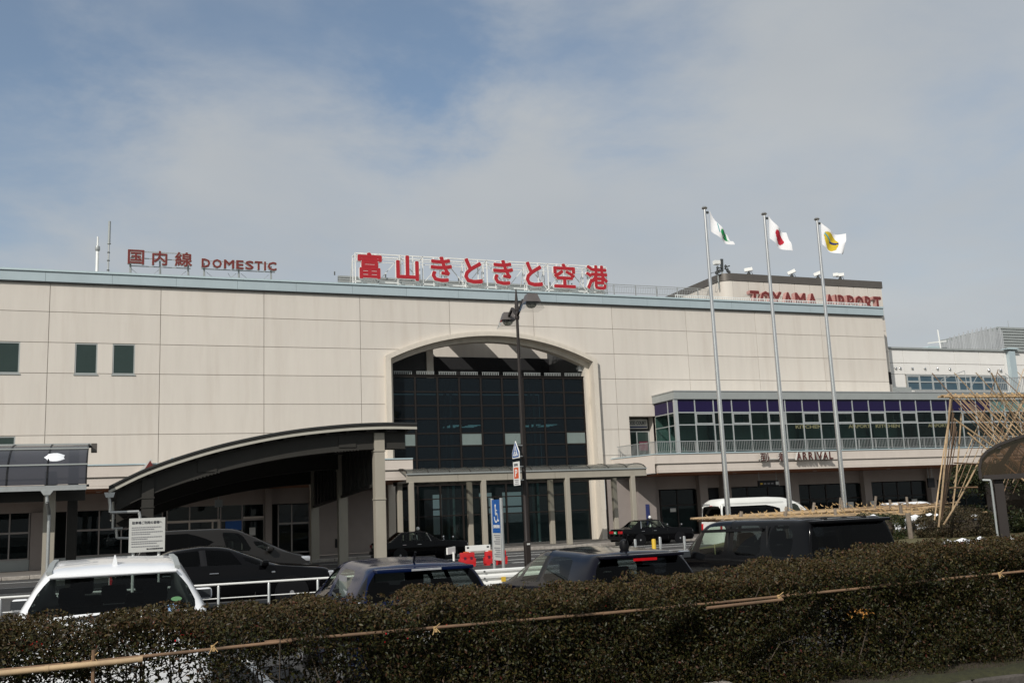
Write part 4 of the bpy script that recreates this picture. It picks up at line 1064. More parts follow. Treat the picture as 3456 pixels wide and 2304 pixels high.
    MB().beam((9.84, 40.25, 3.52), (9.84, 54.2, 2.92), .12, .12).build('side_rail', MT['steel_dk'], c)
    # rainwater goods at the low end
    g = MB().prism([(-.42, Y0, 3.5), (-.05, Y0, 3.5), (-.1, Y0, 3.32), (-.36, Y0, 3.32)], (0, .3, 0))
    g.build('rain_head', MT['galv'], c)
    MB().path([(-.25, 39.55, 3.35), (-.2, 39.55, 3.0), (-.2, 39.55, 2.78), (.78, 39.55, 2.78), (.82, 39.55, 2.6), (.82, 39.55, .2)], .055, 8).build('downpipe', MT['galv'], c, smooth=True)
    MB().path([(-.1, 40.6, 3.2), (-.1, 40.6, 2.2), (.25, 40.6, 2.2)], .05, 8).path([(0.02, 40.6, 2.2), (.05, 40.6, 1.85), (.6, 40.6, 1.82)], .05, 8).build('downpipe', MT['galv'], c, smooth=True)
    # birds? no: two tapered roof fins catching the light
    for x in (2.1, 5.0):
        z = interp(CP, x)
        MB().add([(x - .35, 43, z), (x, 43, z), (x, 43, z + .28), (x - .35, 43.12, z), (x, 43.12, z), (x, 43.12, z + .28)], [(0, 1, 2), (3, 5, 4), (0, 2, 5, 3), (1, 4, 5, 2), (0, 3, 4, 1)]).build('roof_fin', MT['fascia'], c)
    s = thing('canopy_lamp', 'boxy lamp hanging under the drop-off canopy by the doors', 'lamp', (5.08, 56, 3.5))
    MB().box(4.9, 5.28, 55.9, 56.1, 3.12, 3.5).build('lamp_box', MT['greymetal'], s)
    MB().tube((5.08, 56, 3.5), (5.08, 56.0, 4.3), .02, 6).build('rod', MT['greymetal'], s)
    # red triangular roof letter tops peeping over the canopy
    s = thing('ledge_sign', 'red sign tops half hidden behind the canopy roof at the left', 'sign', (1.6, 56.4, 4.9))
    MB().prism([(1.2, 56.5, 5.0), (2.0, 56.5, 5.0), (1.62, 56.5, 5.70)], (0, .12, 0)).build('letter', MT['red_old'], s)
    MB().prism([(1.1, 56.55, 5.0), (1.75, 56.55, 5.72), (1.62, 56.55, 5.78), (.95, 56.55, 5.0)], (0, .2, 0)).build('letter_side', MT['board'], s)
    MB().box(2.6, 3.2, 56.5, 56.62, 5.0, 5.68).build('letter', MT['red_old'], s)
build_canopy()

def build_left_roof():
    """barrel-vault walkway roof at the left"""
    c = thing('covered_walkway', 'walkway roof of smoked curved panels with a pale gutter at the far left', 'walkway roof', (-4, 39.5, 0))
    n = 12
    def pt(t): a = math.pi / 2 * t; return (38.15 + 3.0 * (1 - math.cos(a)) * .98, 3.78 + 1.58 * math.sin(a))
    xs = [-1.0 - 1.25 * i for i in range(13)]
    for i in range(12):
        m = MB(); m.grid([[(x, *pt(k / n)) for k in range(n + 1)] for x in (xs[i], xs[i + 1])])
        o = m.build('roof_panel', GL['poly'], c, smooth='all')
        r = MB()
        for k in range(n):
            a, b = pt(k / n), pt((k + 1) / n); r.beam((xs[i], *a), (xs[i], *b), .05, .05)
        r.build('roof_rib', MT['trimblk'], c)
    for t in (.28, .62): MB().beam((-.98, pt(t)[0], pt(t)[1] + .03), (-16, pt(t)[0], pt(t)[1] + .03), .06, .05).build('purlin', MT['greymetal'], c)
    MB().box(-16, -.95, 41.0, 41.3, 5.30, 5.42).build('ridge_cap', MT['greymetal'], c)
    for t in (0.0, .8): MB().box(-16, -.9, pt(t)[0] - .06, pt(t)[0] + .06, pt(t)[1] - .1, pt(t)[1] - .02).build('purlin', MT['trimblk'], c)
    MB().obox((-.82, 40.6, 5.2), (.1, 0, 0), (0, .25, 0), (0, 0, .16)).build('end_bracket', MT['bronze'], c)
    MB().box(-16, -.98, 37.9, 38.12, 3.57, 3.60).box(-16, -.98, 37.9, 37.93, 3.6, 3.74).box(-16, -.98, 38.09, 38.12, 3.6, 3.74).build('gutter', MT['galv'], c)
    MB().prism([(-2.42, 37.88, 3.57), (-2.02, 37.88, 3.57), (-2.12, 37.88, 3.42), (-2.32, 37.88, 3.42)], (0, .24, 0)).build('rain_head', MT['galv'], c)
    MB().path([(-2.22, 38.0, 3.45), (-2.21, 38.0, 3.2), (-2.18, 38.5, 2.95), (-2.18, 38.95, 2.8), (-2.18, 38.95, .1)], .06, 10).build('downpipe', MT['galv'], c, smooth=True)
    for x in (-2.2, -8.3, -14.4):
        MB().box(x - .19, x + .19, 39.3, 39.68, 0, 4.3).build('column', MT['steel_col'], c)
        MB().box(x - .15, x + .15, 38.7, 41.2, 3.9, 4.15).build('cross_beam', MT['steel_dk'], c)
    MB().box(-16, -1.05, 39.35, 39.63, 3.25, 3.8).build('long_beam', MT['steel_dk'], c)
    MB().box(-1.7, -1.35, 41.2, 41.5, 0, 5.2).build('column', MT['steel_dk'], c)
    s = MB(); k = 14
    s.add([(-2.05 + .32 * math.cos(2 * math.pi * i / k) * (1.1 if i % 2 else .9), 38.75 + .16 * math.sin(2 * math.pi * i / k), 4.72 + .16 * math.sin(2 * math.pi * i / k) + .04) for i in range(k)] + [(-2.0, 38.7, 4.86)], [(i, (i + 1) % k, k) for i in range(k)])
    o = s.build('snow_lump', MT['snow'], None, smooth='all'); tag(o, 'small lump of snow lying on the smoked walkway roof', 'snow')
build_left_roof()

def build_walkway():
    """low glazed-roof walkway in front of the arch"""
    c = thing('entrance_walkway', 'low flat-edged walkway canopy on square posts in front of the arch', 'canopy', (23, 56.5, 0))
    x = 15.2
    while x < 30.5:
        x2 = min(x + 3.05, 30.55)
        MB().box(x + .008, x2 - .008, 54.98, 55.1, 4.08, 4.50).build('fascia_panel', MT['steel_col'], c); x = x2
    MB().box(15.2, 30.57, 54.9, 55.08, 4.51, 4.58).build('gutter', MT['greymetal'], c)
    MB().box(15.2, 30.55, 57.9, 58.0, 4.0, 4.5).build('rear_beam', MT['steel_dk'], c)
    n = 10
    def pt(t): a = math.pi * t; return (56.5 - 1.45 * math.cos(a), 4.5 + .42 * math.sin(a))
    xs = [15.25 + 1.275 * i for i in range(13)]
    for i in range(12):
        m = MB(); m.grid([[(x, *pt(k / n)) for k in range(n + 1)] for x in (xs[i], xs[i + 1])]); m.build('roof_panel', GL['poly_clear'], c, smooth='all')
    for x in xs:
        r = MB()
        for k in range(n): r.beam((x, *pt(k / n)), (x, *pt((k + 1) / n)), .05, .05)
        r.build('roof_rib', MT['steel_dk'], c)
        MB().box(x - .03, x + .03, 55.1, 57.9, 4.05, 4.2).build('cross_tie', MT['steel_dk'], c)
    for x in (15.48, 19.82, 25.15, 29.58):
        for y in (55.1, 57.6):
            shared('wc', 'post', lambda: MB().cbox(-.145, .145, -.145, .145, .16, 4.1, .02, 1).mesh('post', MT['steel_col']), (x, y, 0), c)
build_walkway()

# ------------------------------------------------------------------ flags
def build_flags():
    tops = [(19.84, 30.1), (22.52, 30.2), (25.03, 30.3)]
    labs = ['left of three silver flagpoles, flying the green emblem flag', 'middle silver flagpole, flying the red disc flag', 'right of three silver flagpoles, flying the yellow disc flag']
    for (x, y), lab in zip(tops, labs):
        p = thing('flagpole', lab, 'flagpole', (x, y, .25), 'flagpoles in front of the terminal')
        MB().lathe((x, y, .25), [(.098, 0), (.096, 1.5), (.085, 4.3), (.050, 12.5), (.045, 12.56)], 16).build('pole', MT['steel'], p, smooth=True)
        MB().lathe((x, y, .25), [(.16, 0), (.16, .25), (.12, .27)], 14).build('base_collar', MT['galv'], p)
        MB().lathe((x, y, 12.80), [(.03, .0), (.07, .01), (.105, .045), (.11, .07), (.07, .115), (.02, .13)], 18).build('truck', MT['steel'], p, smooth=True)
        MB().box(x + .06, x + .15, y - .03, y + .03, 12.66, 12.74).build('pulley', MT['flash'], p)
        MB().tube((x + .12, y, 12.68), (x + .13, y, 11.7), .008, 4).build('halyard', MT['board'], p)
    # cloth drooping and furling in a light wind: outline corners, then a rippled sheet
    def cloth(x, y, hoist_top, hoist_bot, fly_top, fly_bot, ph, amp=.13):
        def P(u, v):
            a = Vector(hoist_top).lerp(Vector(hoist_bot), v); b = Vector(fly_top).lerp(Vector(fly_bot), v)
            q = a.lerp(b, u)
            q += Vector((.02 * math.sin(5 * u + ph), amp * u ** .6 * math.sin(7.5 * u + 2.2 * v + ph), -.17 * math.sin(math.pi * u) * (1 - .5 * v) + .05 * u * math.sin(9 * v + ph)))
            return q
        return P
    def sheet(P, f, mat, name, parent, off):
        """the part of the sheet where f(u, v) holds, set off along y"""
        n, m = 44, 32; mb = MB()
        for i in range(n):
            for j in range(m):
                u, v = (i + .5) / n, (j + .5) / m
                if f(u, v):
                    q = [P(i / n, j / m), P((i + 1) / n, j / m), P((i + 1) / n, (j + 1) / m), P(i / n, (j + 1) / m)]
                    mb.add([(a.x, a.y + off, a.z) for a in q], [(0, 1, 2, 3)])
        me_fix = mb
        bm = bmesh.new()
        o = mb.build(name, mat, parent, smooth=False, fix=False)
        bm.from_mesh(o.data); bmesh.ops.remove_doubles(bm, verts=bm.verts[:], dist=.0005); bm.to_mesh(o.data); bm.free()
        o.data.polygons.foreach_set('use_smooth', [True] * len(o.data.polygons))
        return o
    specs = [((20.0, 30.05, 12.80), (20.0, 30.05, 11.98), (20.66, 29.9, 11.88), (20.86, 29.9, 11.46), .4, 'white flag with a green triangle emblem hanging from the left pole'),
             ((22.65, 30.15, 12.84), (22.62, 30.15, 11.90), (23.34, 30.0, 12.10), (23.42, 30.0, 11.44), 1.5, 'white flag with a red disc on the middle pole'),
             ((25.15, 30.25, 12.74), (25.12, 30.25, 11.84), (26.02, 30.0, 12.22), (25.80, 30.0, 11.44), 2.6, 'white flag with a yellow disc emblem on the right pole')]
    for k, (a, b, c, d, ph, lab) in enumerate(specs):
        P = cloth(a[0], a[1], a, b, c, d, ph)
        fl = sheet(P, lambda u, v: True, MT['flagwhite'], 'flag', None, 0.0)
        tag(fl, lab, 'flag', 'flags on the three poles')
        for sgn in (-1, 1):
            o = .006 * sgn
            if k == 0:
                sheet(P, lambda u, v: .20 < v < .80 and .44 < u < .90 and (u - .40) > .42 * abs(v - .50) and not (.42 < v < .62 and .56 < u < .74 and (.74 - u) > abs(v - .52) * 1.6), MT['flaggreen'], 'emblem', fl, o)
                sheet(P, lambda u, v: .08 < v < .62 and .34 < u < .39, MT['flagteal'], 'emblem_bar', fl, o * 1.2)
            elif k == 1:
                sheet(P, lambda u, v: ((u - .55) / .27) ** 2 + ((v - .5) / .35) ** 2 < 1, MT['flagred'], 'disc', fl, o)
            else:
                e = lambda u, v: ((u - .44) / .34) ** 2 + ((v - .52) / .42) ** 2 < 1
                sheet(P, e, MT['flagyellow'], 'disc', fl, o)
                sheet(P, lambda u, v: e(u, v) and .56 < v + .1 * u < .68 and u > .40, MT['flagblue'], 'emblem_bar', fl, o * 2)
                sheet(P, lambda u, v: e(u, v) and abs(v - .40 - .35 * (u - .2)) < .06 and u < .45, MT['flagteal'], 'emblem_leaf', fl, o * 2)
build_flags()
# ------------------------------------------------------------------ vehicles
def st(xb, xt, ym, zb, yb, zt, yt, cr=.05, zl=.22, zm=None):
    """one cross-section: rocker, flank, belt line, roof edge, roof middle (half width, y >= 0)"""
    zm = zm if zm is not None else zl + (zb - zl) * .62
    return [(xb, ym * .93, zl), (xb, ym * .995, zl + .16), (xb, ym, zm), (xb, yb, zb), (xt, yt, zt), (xt, yt * .56, zt + cr * .78), (xt, 0.0, zt + cr)]
def fine(ctrl, n, sharp=()):
    """subdivide a station grid with damped cubic curves along both directions; stations in sharp keep a crease"""
    A = np.array(ctrl, float)
    def sub(A, n, mirror_last=False, crease=()):
        m = len(A); out = []
        T = np.zeros_like(A)
        for i in range(m):
            if i in crease: T[i] = 0; continue
            a = A[max(i - 1, 0)]; b = A[min(i + 1, m - 1)]
            T[i] = (b - a) * (.38 if 0 < i < m - 1 else .3)
        if mirror_last:
            T[-1] = (A[-1] - A[-2]) * np.array([0, 1, 0]) * .7
        for i in range(m - 1):
            for k in range(n):
                t = k / n
                h = 2 * t**3 - 3 * t**2
                out.append((h + 1) * A[i] + (t**3 - 2 * t**2 + t) * T[i] - h * A[i + 1] + (t**3 - t**2) * T[i + 1])
        out.append(A[-1]); return np.array(out)
    U = sub(A, n, crease=sharp)
    Vv = sub(np.transpose(U, (1, 0, 2)), n, mirror_last=True)
    return np.transpose(Vv, (1, 0, 2))
def corner_cut(mb, q, which):
    """half of a quad: which corner is left out"""
    ids = [k for k in range(4) if k != which]
    mb.add([q[k] for k in ids], [(0, 1, 2)])
def car_body(root, S, n, paint, windows, extra):
    """windows: list of (name, material, i0, i1, j0, j1, mu, mv, both_sides, cut); everything else is painted body"""
    nu, nv = S.shape[0] - 1, S.shape[1] - 1
    owner = -np.ones((nu, nv), int); cut = {}
    for w, (nm, mt, i0, i1, j0, j1, mu, mv, mode, c) in enumerate(windows):
        a0, a1, b0, b1 = i0 * n + mu, i1 * n - mu, j0 * n + mv, j1 * n - (mv if j1 < 6 else 0)
        for a in range(a0, a1):
            for b in range(b0, b1):
                da, db, da2 = a - a0, b - b0, a1 - 1 - a
                db2 = 99 if j1 == 6 else b1 - 1 - b
                bad = False
                for x, y, cor in ((da, db, 0), (da2, db, 1), (da2, db2, 2), (da, db2, 3)):
                    if x + y < c - 1: bad = True
                    elif x + y == c - 1 and c > 0: cut[(a, b)] = (w, cor)
                if not bad and (a, b) not in cut: owner[a, b] = w
    for side in (1, -1):
        for a in range(nu):
            for b in range(nv):
                pass
    def quad(a, b, side):
        q = [S[a, b], S[a + 1, b], S[a + 1, b + 1], S[a, b + 1]]
        return [(p[0], p[1] * side, p[2]) for p in q]
    body = MB(); parts = {}
    for side in (1, -1):
        for a in range(nu):
            for b in range(nv):
                q = quad(a, b, side)
                if (a, b) in cut:
                    w, cor = cut[(a, b)]
                    key = (w, side if windows[w][8] == 'sides' else 0)
                    corner_cut(parts.setdefault(key, MB()), q, cor)
                    corner_cut(body, q, (cor + 2) % 4)
                elif owner[a, b] >= 0:
                    w = owner[a, b]; key = (w, side if windows[w][8] == 'sides' else 0)
                    parts.setdefault(key, MB()).add(q, [(0, 1, 2, 3)])
                else: body.add(q, [(0, 1, 2, 3)])
        for a in (0, nu):
            ring = [(S[a, b][0], S[a, b][1] * side, S[a, b][2]) for b in range(nv + 1)]
            if side == 1: body.add(ring + [(x, -y, z) for x, y, z in reversed(ring)], [tuple(range(2 * len(ring)))])
    def weld(o, ang=None):
        bm = bmesh.new(); bm.from_mesh(o.data); bmesh.ops.remove_doubles(bm, verts=bm.verts[:], dist=.001)
        bmesh.ops.recalc_face_normals(bm, faces=bm.faces[:]); bm.to_mesh(o.data); bm.free()
        o.data.polygons.foreach_set('use_smooth', [True] * len(o.data.polygons)); o.data.set_sharp_from_angle(angle=R_(38))
    b = body.build('body', paint, root); weld(b)
    # dark floor pan and inner lining so that cabins are not see-through to the ground
    for (w, side), mb in parts.items():
        o = mb.build(windows[w][0], windows[w][1], root); weld(o)
    return b
def wheel(root, x, y, r, w=.2, key='w'):
    s = 1 if y > 0 else -1
    wh = MB().lathe((0, 0, 0), [(r - .06, -w / 2), (r, -w / 2 + .03), (r, w / 2 - .03), (r - .06, w / 2)], 28)
    def rot(mb): return [(vx, vz, -vy) for vx, vy, vz in mb.v]
    wh.v = [(a + x, b + y, c + r) for a, b, c in rot(wh)]
    t = wh.build('wheel', MT['rubber'], root, smooth=True)
    rm = MB(); yo = y + s * (w / 2 + .006)
    rm.lathe((0, 0, 0), [(r - .07, -.01), (r - .07, .012), (r - .10, .012), (r - .10, -.01)], 28)
    rm.v = [(a + x, b + yo, c + r) for a, b, c in rot(rm)]
    for k in range(5):
        a = 2 * math.pi * k / 5 + .3
        rm.obox((x + math.cos(a) * (r - .09) / 2, yo, r + math.sin(a) * (r - .09) / 2), (math.cos(a) * (r - .09) / 2, 0, math.sin(a) * (r - .09) / 2), (-math.sin(a) * .033, 0, math.cos(a) * .033), (0, .012, 0))
    rm.tube((x, yo - .015, r), (x, yo + s * .02, r), .05, 12)
    rm.build('rim', MT['rim'], t)
    MB().tube((x, yo - s * .10, r), (x, yo - s * .02, r), r - .075, 24).build('hub_well', MT['trimblk'], t)
def arch_disc(root, x, y, r):
    MB().tube((x, y - .04, r * .98), (x, y + .0, r * .98), r + .055, 28).build('wheel_arch', MT['trimblk'], root)
def seats(root, xf, xr, w, z, dz=.75, bench=True):
    for s in (1, -1):
        MB().cbox(xf - .1, xf + .38, s * w * .46 - .22, s * w * .46 + .22, z, z + .16, .05).cbox(xf - .26, xf - .10, s * w * .46 - .22, s * w * .46 + .22, z + .1, z + dz * .8, .05).cbox(xf - .27, xf - .16, s * w * .46 - .12, s * w * .46 + .12, z + dz * .82, z + dz * 1.08, .04).build('front_seat', MT['seat'], root)
    if bench:
        m = MB().cbox(xr - .3, xr - .12, -w * .74, w * .74, z + .05, z + dz * .74, .05)
        for yy in (-.42, .0, .42): m.cbox(xr - .3, xr - .2, yy * w * 1.3 - .12, yy * w * 1.3 + .12, z + dz * .76, z + dz * .98, .04)
        m.build('rear_seat', MT['seat'], root)
    MB().cbox(xf + .62, xf + .95, -w * .8, w * .8, z + .25, z + .48, .05).build('dashboard', MT['seat'], root)
    MB().box(xr - .5, xf + 1.0, -w * .85, w * .85, z - .1, z - .06).build('cabin_floor', MT['seat'], root)
def mirror(root, x, y, z, paint, s):
    m = MB().cbox(x - .09, x + .08, min(y, y + s * .22), max(y, y + s * .20), z, z + .14, .05, 3)
    m.tube((x + .0, y - s * .05, z + .04), (x, y + s * .04, z + .05), .03, 8)
    o = m.build('door_mirror', paint, root, smooth=True)
    MB().box(x - .095, x - .089, min(y + s * .03, y + s * .2), max(y + s * .03, y + s * .2), z + .025, z + .125).build('mirror_glass', MT['mirror'], o)
def plate_part(root, x, z, mat, nums='', w=.33, h=.165, face=-1):
    p = MB().box(x - .01, x + .01, -w / 2, w / 2, z, z + h).build('number_plate', mat, root)
    return p
def handle(root, x, y, z):
    MB().cbox(x - .1, x + .1, y - .02, y + .02, z - .015, z + .015, .008, 1).build('door_handle', MT['chrome'], root)

def white_suv():
    r = proto('parked_car'); k = 1.0
    C = [st(2.15, 2.15, .64, .70, .60, .76, .52, .02, .36), st(1.95, 1.95, .83, .84, .79, .91, .68, .03),
         st(1.02, 1.18, .885, 1.0, .84, 1.04, .70, .04), st(.50, .30, .885, 1.05, .845, 1.50, .63, .06),
         st(-.12, -.18, .885, 1.07, .845, 1.545, .645, .06), st(-.24, -.29, .885, 1.075, .845, 1.55, .645, .06),
         st(-1.15, -1.0, .89, 1.11, .85, 1.535, .635, .06), st(-1.72, -1.62, .89, 1.13, .845, 1.475, .61, .05),
         st(-2.02, -2.0, .885, .99, .86, 1.06, .80, .05), st(-2.13, -2.13, .875, .80, .845, .92, .80, .03), st(-2.17, -2.17, .80, .66, .77, .72, .70, .02, .36)]
    S = fine(C, 8)
    W = [('windshield', GL['car'], 2, 3, 4, 6, 1, 1, 'one', 2), ('rear_window', GL['privacy_light'], 7, 8, 4, 6, 1, 0, 'one', 2),
         ('side_window', GL['car'], 3, 4, 3, 4, 1, 1, 'sides', 0), ('side_window', GL['privacy'], 5, 6, 3, 4, 1, 1, 'sides', 2),
         ('pillar_trim', MT['trimblk'], 4, 5, 3, 4, 0, 1, 'sides', 0)]
    car_body(r, S, 8, MT['paint_white'], W, None)
    seats(r, .05, -.95, .72, .55, .82)
    for s in (1, -1):
        wheel(r, 1.33, s * .80, .33); wheel(r, -1.30, s * .80, .33); arch_disc(r, 1.33, s * .88, .33); arch_disc(r, -1.30, s * .88, .33)
        mirror(r, .78, s * .90, 1.02, MT['paint_white'], s)
        MB().beam((-1.60, s * .585, 1.515), (-1.0, s * .59, 1.578), .05, .03).beam((-1.0, s * .59, 1.578), (-.1, s * .595, 1.592), .05, .03).build('roof_rail', MT['greymetal'], r)
        MB().cbox(-2.15, -1.98, s * .72 - .14, s * .72 + .14, .84, .97, .03).build('tail_lamp', MT['tail'], r)
    # fin aerial, spoiler lip, wiper, stickers on the glass
    MB().add([(-1.50, -.038, 1.50), (-1.22, -.02, 1.56), (-1.22, .02, 1.56), (-1.50, .038, 1.50), (-1.49, -.006, 1.655), (-1.45, -.005, 1.655), (-1.45, .005, 1.655), (-1.49, .006, 1.655)], [(0, 1, 5, 4), (1, 2, 6, 5), (2, 3, 7, 6), (3, 0, 4, 7), (4, 5, 6, 7), (0, 3, 2, 1)]).build('roof_aerial', MT['paint_white'], r)
    MB().cbox(-1.74, -1.62, -.58, .58, 1.462, 1.495, .012, 1).build('spoiler', MT['paint_white'], r)
    MB().tube((-2.03, .42, 1.10), (-2.03, -.08, 1.13), .014, 6).tube((-2.04, -.08, 1.09), (-2.02, -.06, 1.15), .02, 6).build('rear_wiper', MT['trimblk'], r)
    for (yy, zz, mt, a, b) in ((-.52, 1.15, MT['sticker'], .065, .032), (-.56, 1.225, MT['sticker_green'], .05, .02)):
        x0 = -1.985 + (zz - 1.06) * .86 - .11
        MB().add([(x0 - .005 + .9 * b * math.sin(t), yy + a * math.cos(t), zz + b * math.sin(t)) for t in np.linspace(0, 2 * math.pi, 18, endpoint=False)], [tuple(range(18))]).build('sticker', mt, r)
    plate_part(r, -2.18, .62, MT['plate'])
    r.scale = (k, 1.0, k)
    return r
def hatch(paint, H=1.0, glassr=None, kind=0):
    r = proto('parked_car')
    C = [st(1.92, 1.92, .62, .68, .58, .74, .5, .02, .34), st(1.76, 1.76, .79, .84, .74, .90, .62, .03),
         st(1.02, 1.15, .845, .97, .80, 1.0, .66, .04), st(.38, .18, .845, 1.0, .805, 1.41, .585, .07),
         st(-.2, -.26, .845, 1.02, .81, 1.46, .60, .06), st(-.32, -.38, .845, 1.025, .81, 1.46, .60, .06),
         st(-1.34, -1.16, .848, 1.06, .815, 1.44, .595, .06), st(-1.64, -1.66, .848, 1.04, .805, 1.40, .60, .05),
         st(-1.86, -1.84, .845, .96, .80, 1.02, .715, .05), st(-1.94, -1.94, .83, .76, .80, .86, .76, .03), st(-1.98, -1.98, .76, .62, .73, .68, .66, .02, .34)]
    S = fine(C, 8)
    W = [('windshield', GL['car'], 2, 3, 4, 6, 1, 1, 'one', 2), ('rear_window', GL['privacy'], 7, 8, 4, 6, 1, 0, 'one', 2),
         ('side_window', GL['car'], 3, 4, 3, 4, 0, 1, 'sides', 0), ('side_window', GL['privacy'] if kind else GL['car'], 5, 6, 3, 4, 1, 1, 'sides', 1),
         ('pillar_trim', MT['trimblk'] if kind else paint, 4, 5, 3, 4, 0, 1, 'sides', 0), ('quarter_pane', GL['car'], 2, 3, 3, 4, 2, 1, 'sides', 2)]
    if kind == 0: W.append(('tail_lamp', MT['trimblk'], 7, 8, 3, 4, 0, 1, 'sides', 0))
    car_body(r, S, 8, paint, W, None)
    seats(r, .0, -.9, .68, .5, .78)
    for s in (1, -1):
        wheel(r, 1.22, s * .76, .30); wheel(r, -1.22, s * .76, .30); arch_disc(r, 1.22, s * .838, .30); arch_disc(r, -1.22, s * .838, .30)
        mirror(r, .74, s * .84, .86, paint, s)
        if kind == 0:
            for z, y in ((1.05, .765), (.98, .775), (.91, .785)):
                o = MB().lathe((0, 0, 0), [(.045, -.02), (.052, 0), (.03, .035), (.0, .04)], 12).build('tail_lamp_lens', MT['lampclear'], r, smooth=True)
                o.location = (-1.80 - (1.05 - z) * .3, s * y, z); o.rotation_euler = (0, R_(-90), 0)
        else:
            MB().cbox(-1.98, -1.86, s * .72 - .12, s * .72 + .1, .74, .94, .03).build('tail_lamp', MT['tail'], r)
    MB().cbox(-1.83, -1.52, -.56, .56, 1.405, 1.45, .018, 2).build('spoiler', paint, r, smooth=True)
    if kind == 0:
        MB().box(-1.845, -1.825, -.17, .17, 1.415, 1.44).build('brake_light', MT['lampclear'], r)
        MB().tube((-1.32, 0, 1.49), (-1.40, 0, 1.62), .012, 6).build('roof_aerial', MT['trimblk'], r)
        for y in (.3,): MB().obox((-.72, .70, 1.22), (.2, 0, 0), (0, .005, 0), (0, 0, .13)).build('sun_shade', MT['ink_grey'], r)
    else:
        MB().box(-1.845, -1.825, -.16, .16, 1.365, 1.40).build('brake_light', MT['tail'], r)
        MB().lathe((-1.30, 0, 1.485), [(.05, 0), (.065, .05), (.05, .13), (.01, .16)], 12).tube((-1.3, 0, 1.5), (-1.42, 0, 1.70), .012, 6).build('roof_aerial', MT['trimblk'], r, smooth=True)
    MB().tube((-1.85, .05, 1.06), (-1.80, -.38, 1.10), .014, 6).build('rear_wiper', MT['trimblk'], r)
    plate_part(r, -1.985, .60, MT['plate'])
    r.scale = (1, 1, H)
    return r
def box_van():
    r = proto('parked_car')
    C = [st(1.95, 1.95, .72, .74, .68, .80, .6, .02, .34), st(1.86, 1.86, .82, .90, .78, .97, .68, .03),
         st(1.30, 1.38, .845, 1.02, .81, 1.06, .70, .04), st(.92, .72, .845, 1.03, .82, 1.52, .69, .07),
         st(.05, .02, .845, 1.03, .825, 1.58, .705, .05), st(-.06, -.08, .845, 1.03, .825, 1.58, .705, .05),
         st(-.88, -.88, .845, 1.03, .825, 1.585, .705, .05), st(-1.02, -1.02, .845, 1.03, .825, 1.585, .705, .05),
         st(-1.55, -1.52, .845, 1.03, .825, 1.58, .70, .05), st(-1.88, -1.83, .843, 1.02, .82, 1.545, .69, .04),
         st(-1.93, -1.91, .843, .93, .82, .97, .77, .03), st(-1.95, -1.95, .83, .74, .81, .82, .76, .02), st(-1.97, -1.97, .78, .62, .75, .68, .68, .02, .34)]
    S = fine(C, 8)
    W = [('windshield', GL['car'], 2, 3, 4, 6, 1, 1, 'one', 2), ('rear_window', GL['privacy'], 9, 10, 4, 6, 1, 0, 'one', 2),
         ('side_window', GL['car'], 3, 4, 3, 4, 1, 1, 'sides', 1), ('side_window', GL['privacy'], 5, 6, 3, 4, 1, 1, 'sides', 1),
         ('quarter_window', GL['privacy'], 7, 8, 3, 4, 0, 1, 'sides', 2), ('quarter_pane', GL['car'], 2, 3, 3, 4, 2, 1, 'sides', 2)]
    car_body(r, S, 8, MT['paint_black'], W, None)
    seats(r, .35, -.75, .7, .5, .85)
    for s in (1, -1):
        wheel(r, 1.25, s * .76, .30); wheel(r, -1.28, s * .76, .30); arch_disc(r, 1.25, s * .838, .30); arch_disc(r, -1.28, s * .838, .30)
        mirror(r, 1.05, s * .84, 1.0, MT['chrome'], s)
        MB().beam((.72, s * .775, 1.45), (-.86, s * .765, 1.49), .015, .05).build('window_visor', MT['trimblk'], r)
        for x in (-.97, 0): MB().tube((x, s * .836, .7), (x, s * .76, 1.54), .008, 5).build('door_seam', MT['rubber'], r)
    MB().cbox(-1.96, -1.70, -.68, .68, 1.555, 1.605, .02, 2).build('spoiler', MT['paint_black'], r, smooth=True)
    for y in (-.36, 0, .36): MB().cbox(-1.78, -.9, y - .05, y + .05, 1.60, 1.635, .012, 1).build('roof_rib', MT['paint_black'], r)
    MB().prism([(.2, .45, .95), (.42, .45, .95), (.36, .45, 1.3), (.25, .45, 1.3)], (0, .01, 0)).build('seat_cover', MT['board'], r)
    MB().box(.35, .36, .79, .80, 1.05, 1.25).build('aerial_sticker', MT['cream'], r)
    plate_part(r, -1.975, .60, MT['plate'])
    r.scale = (1.1, 1, 1)
    return r
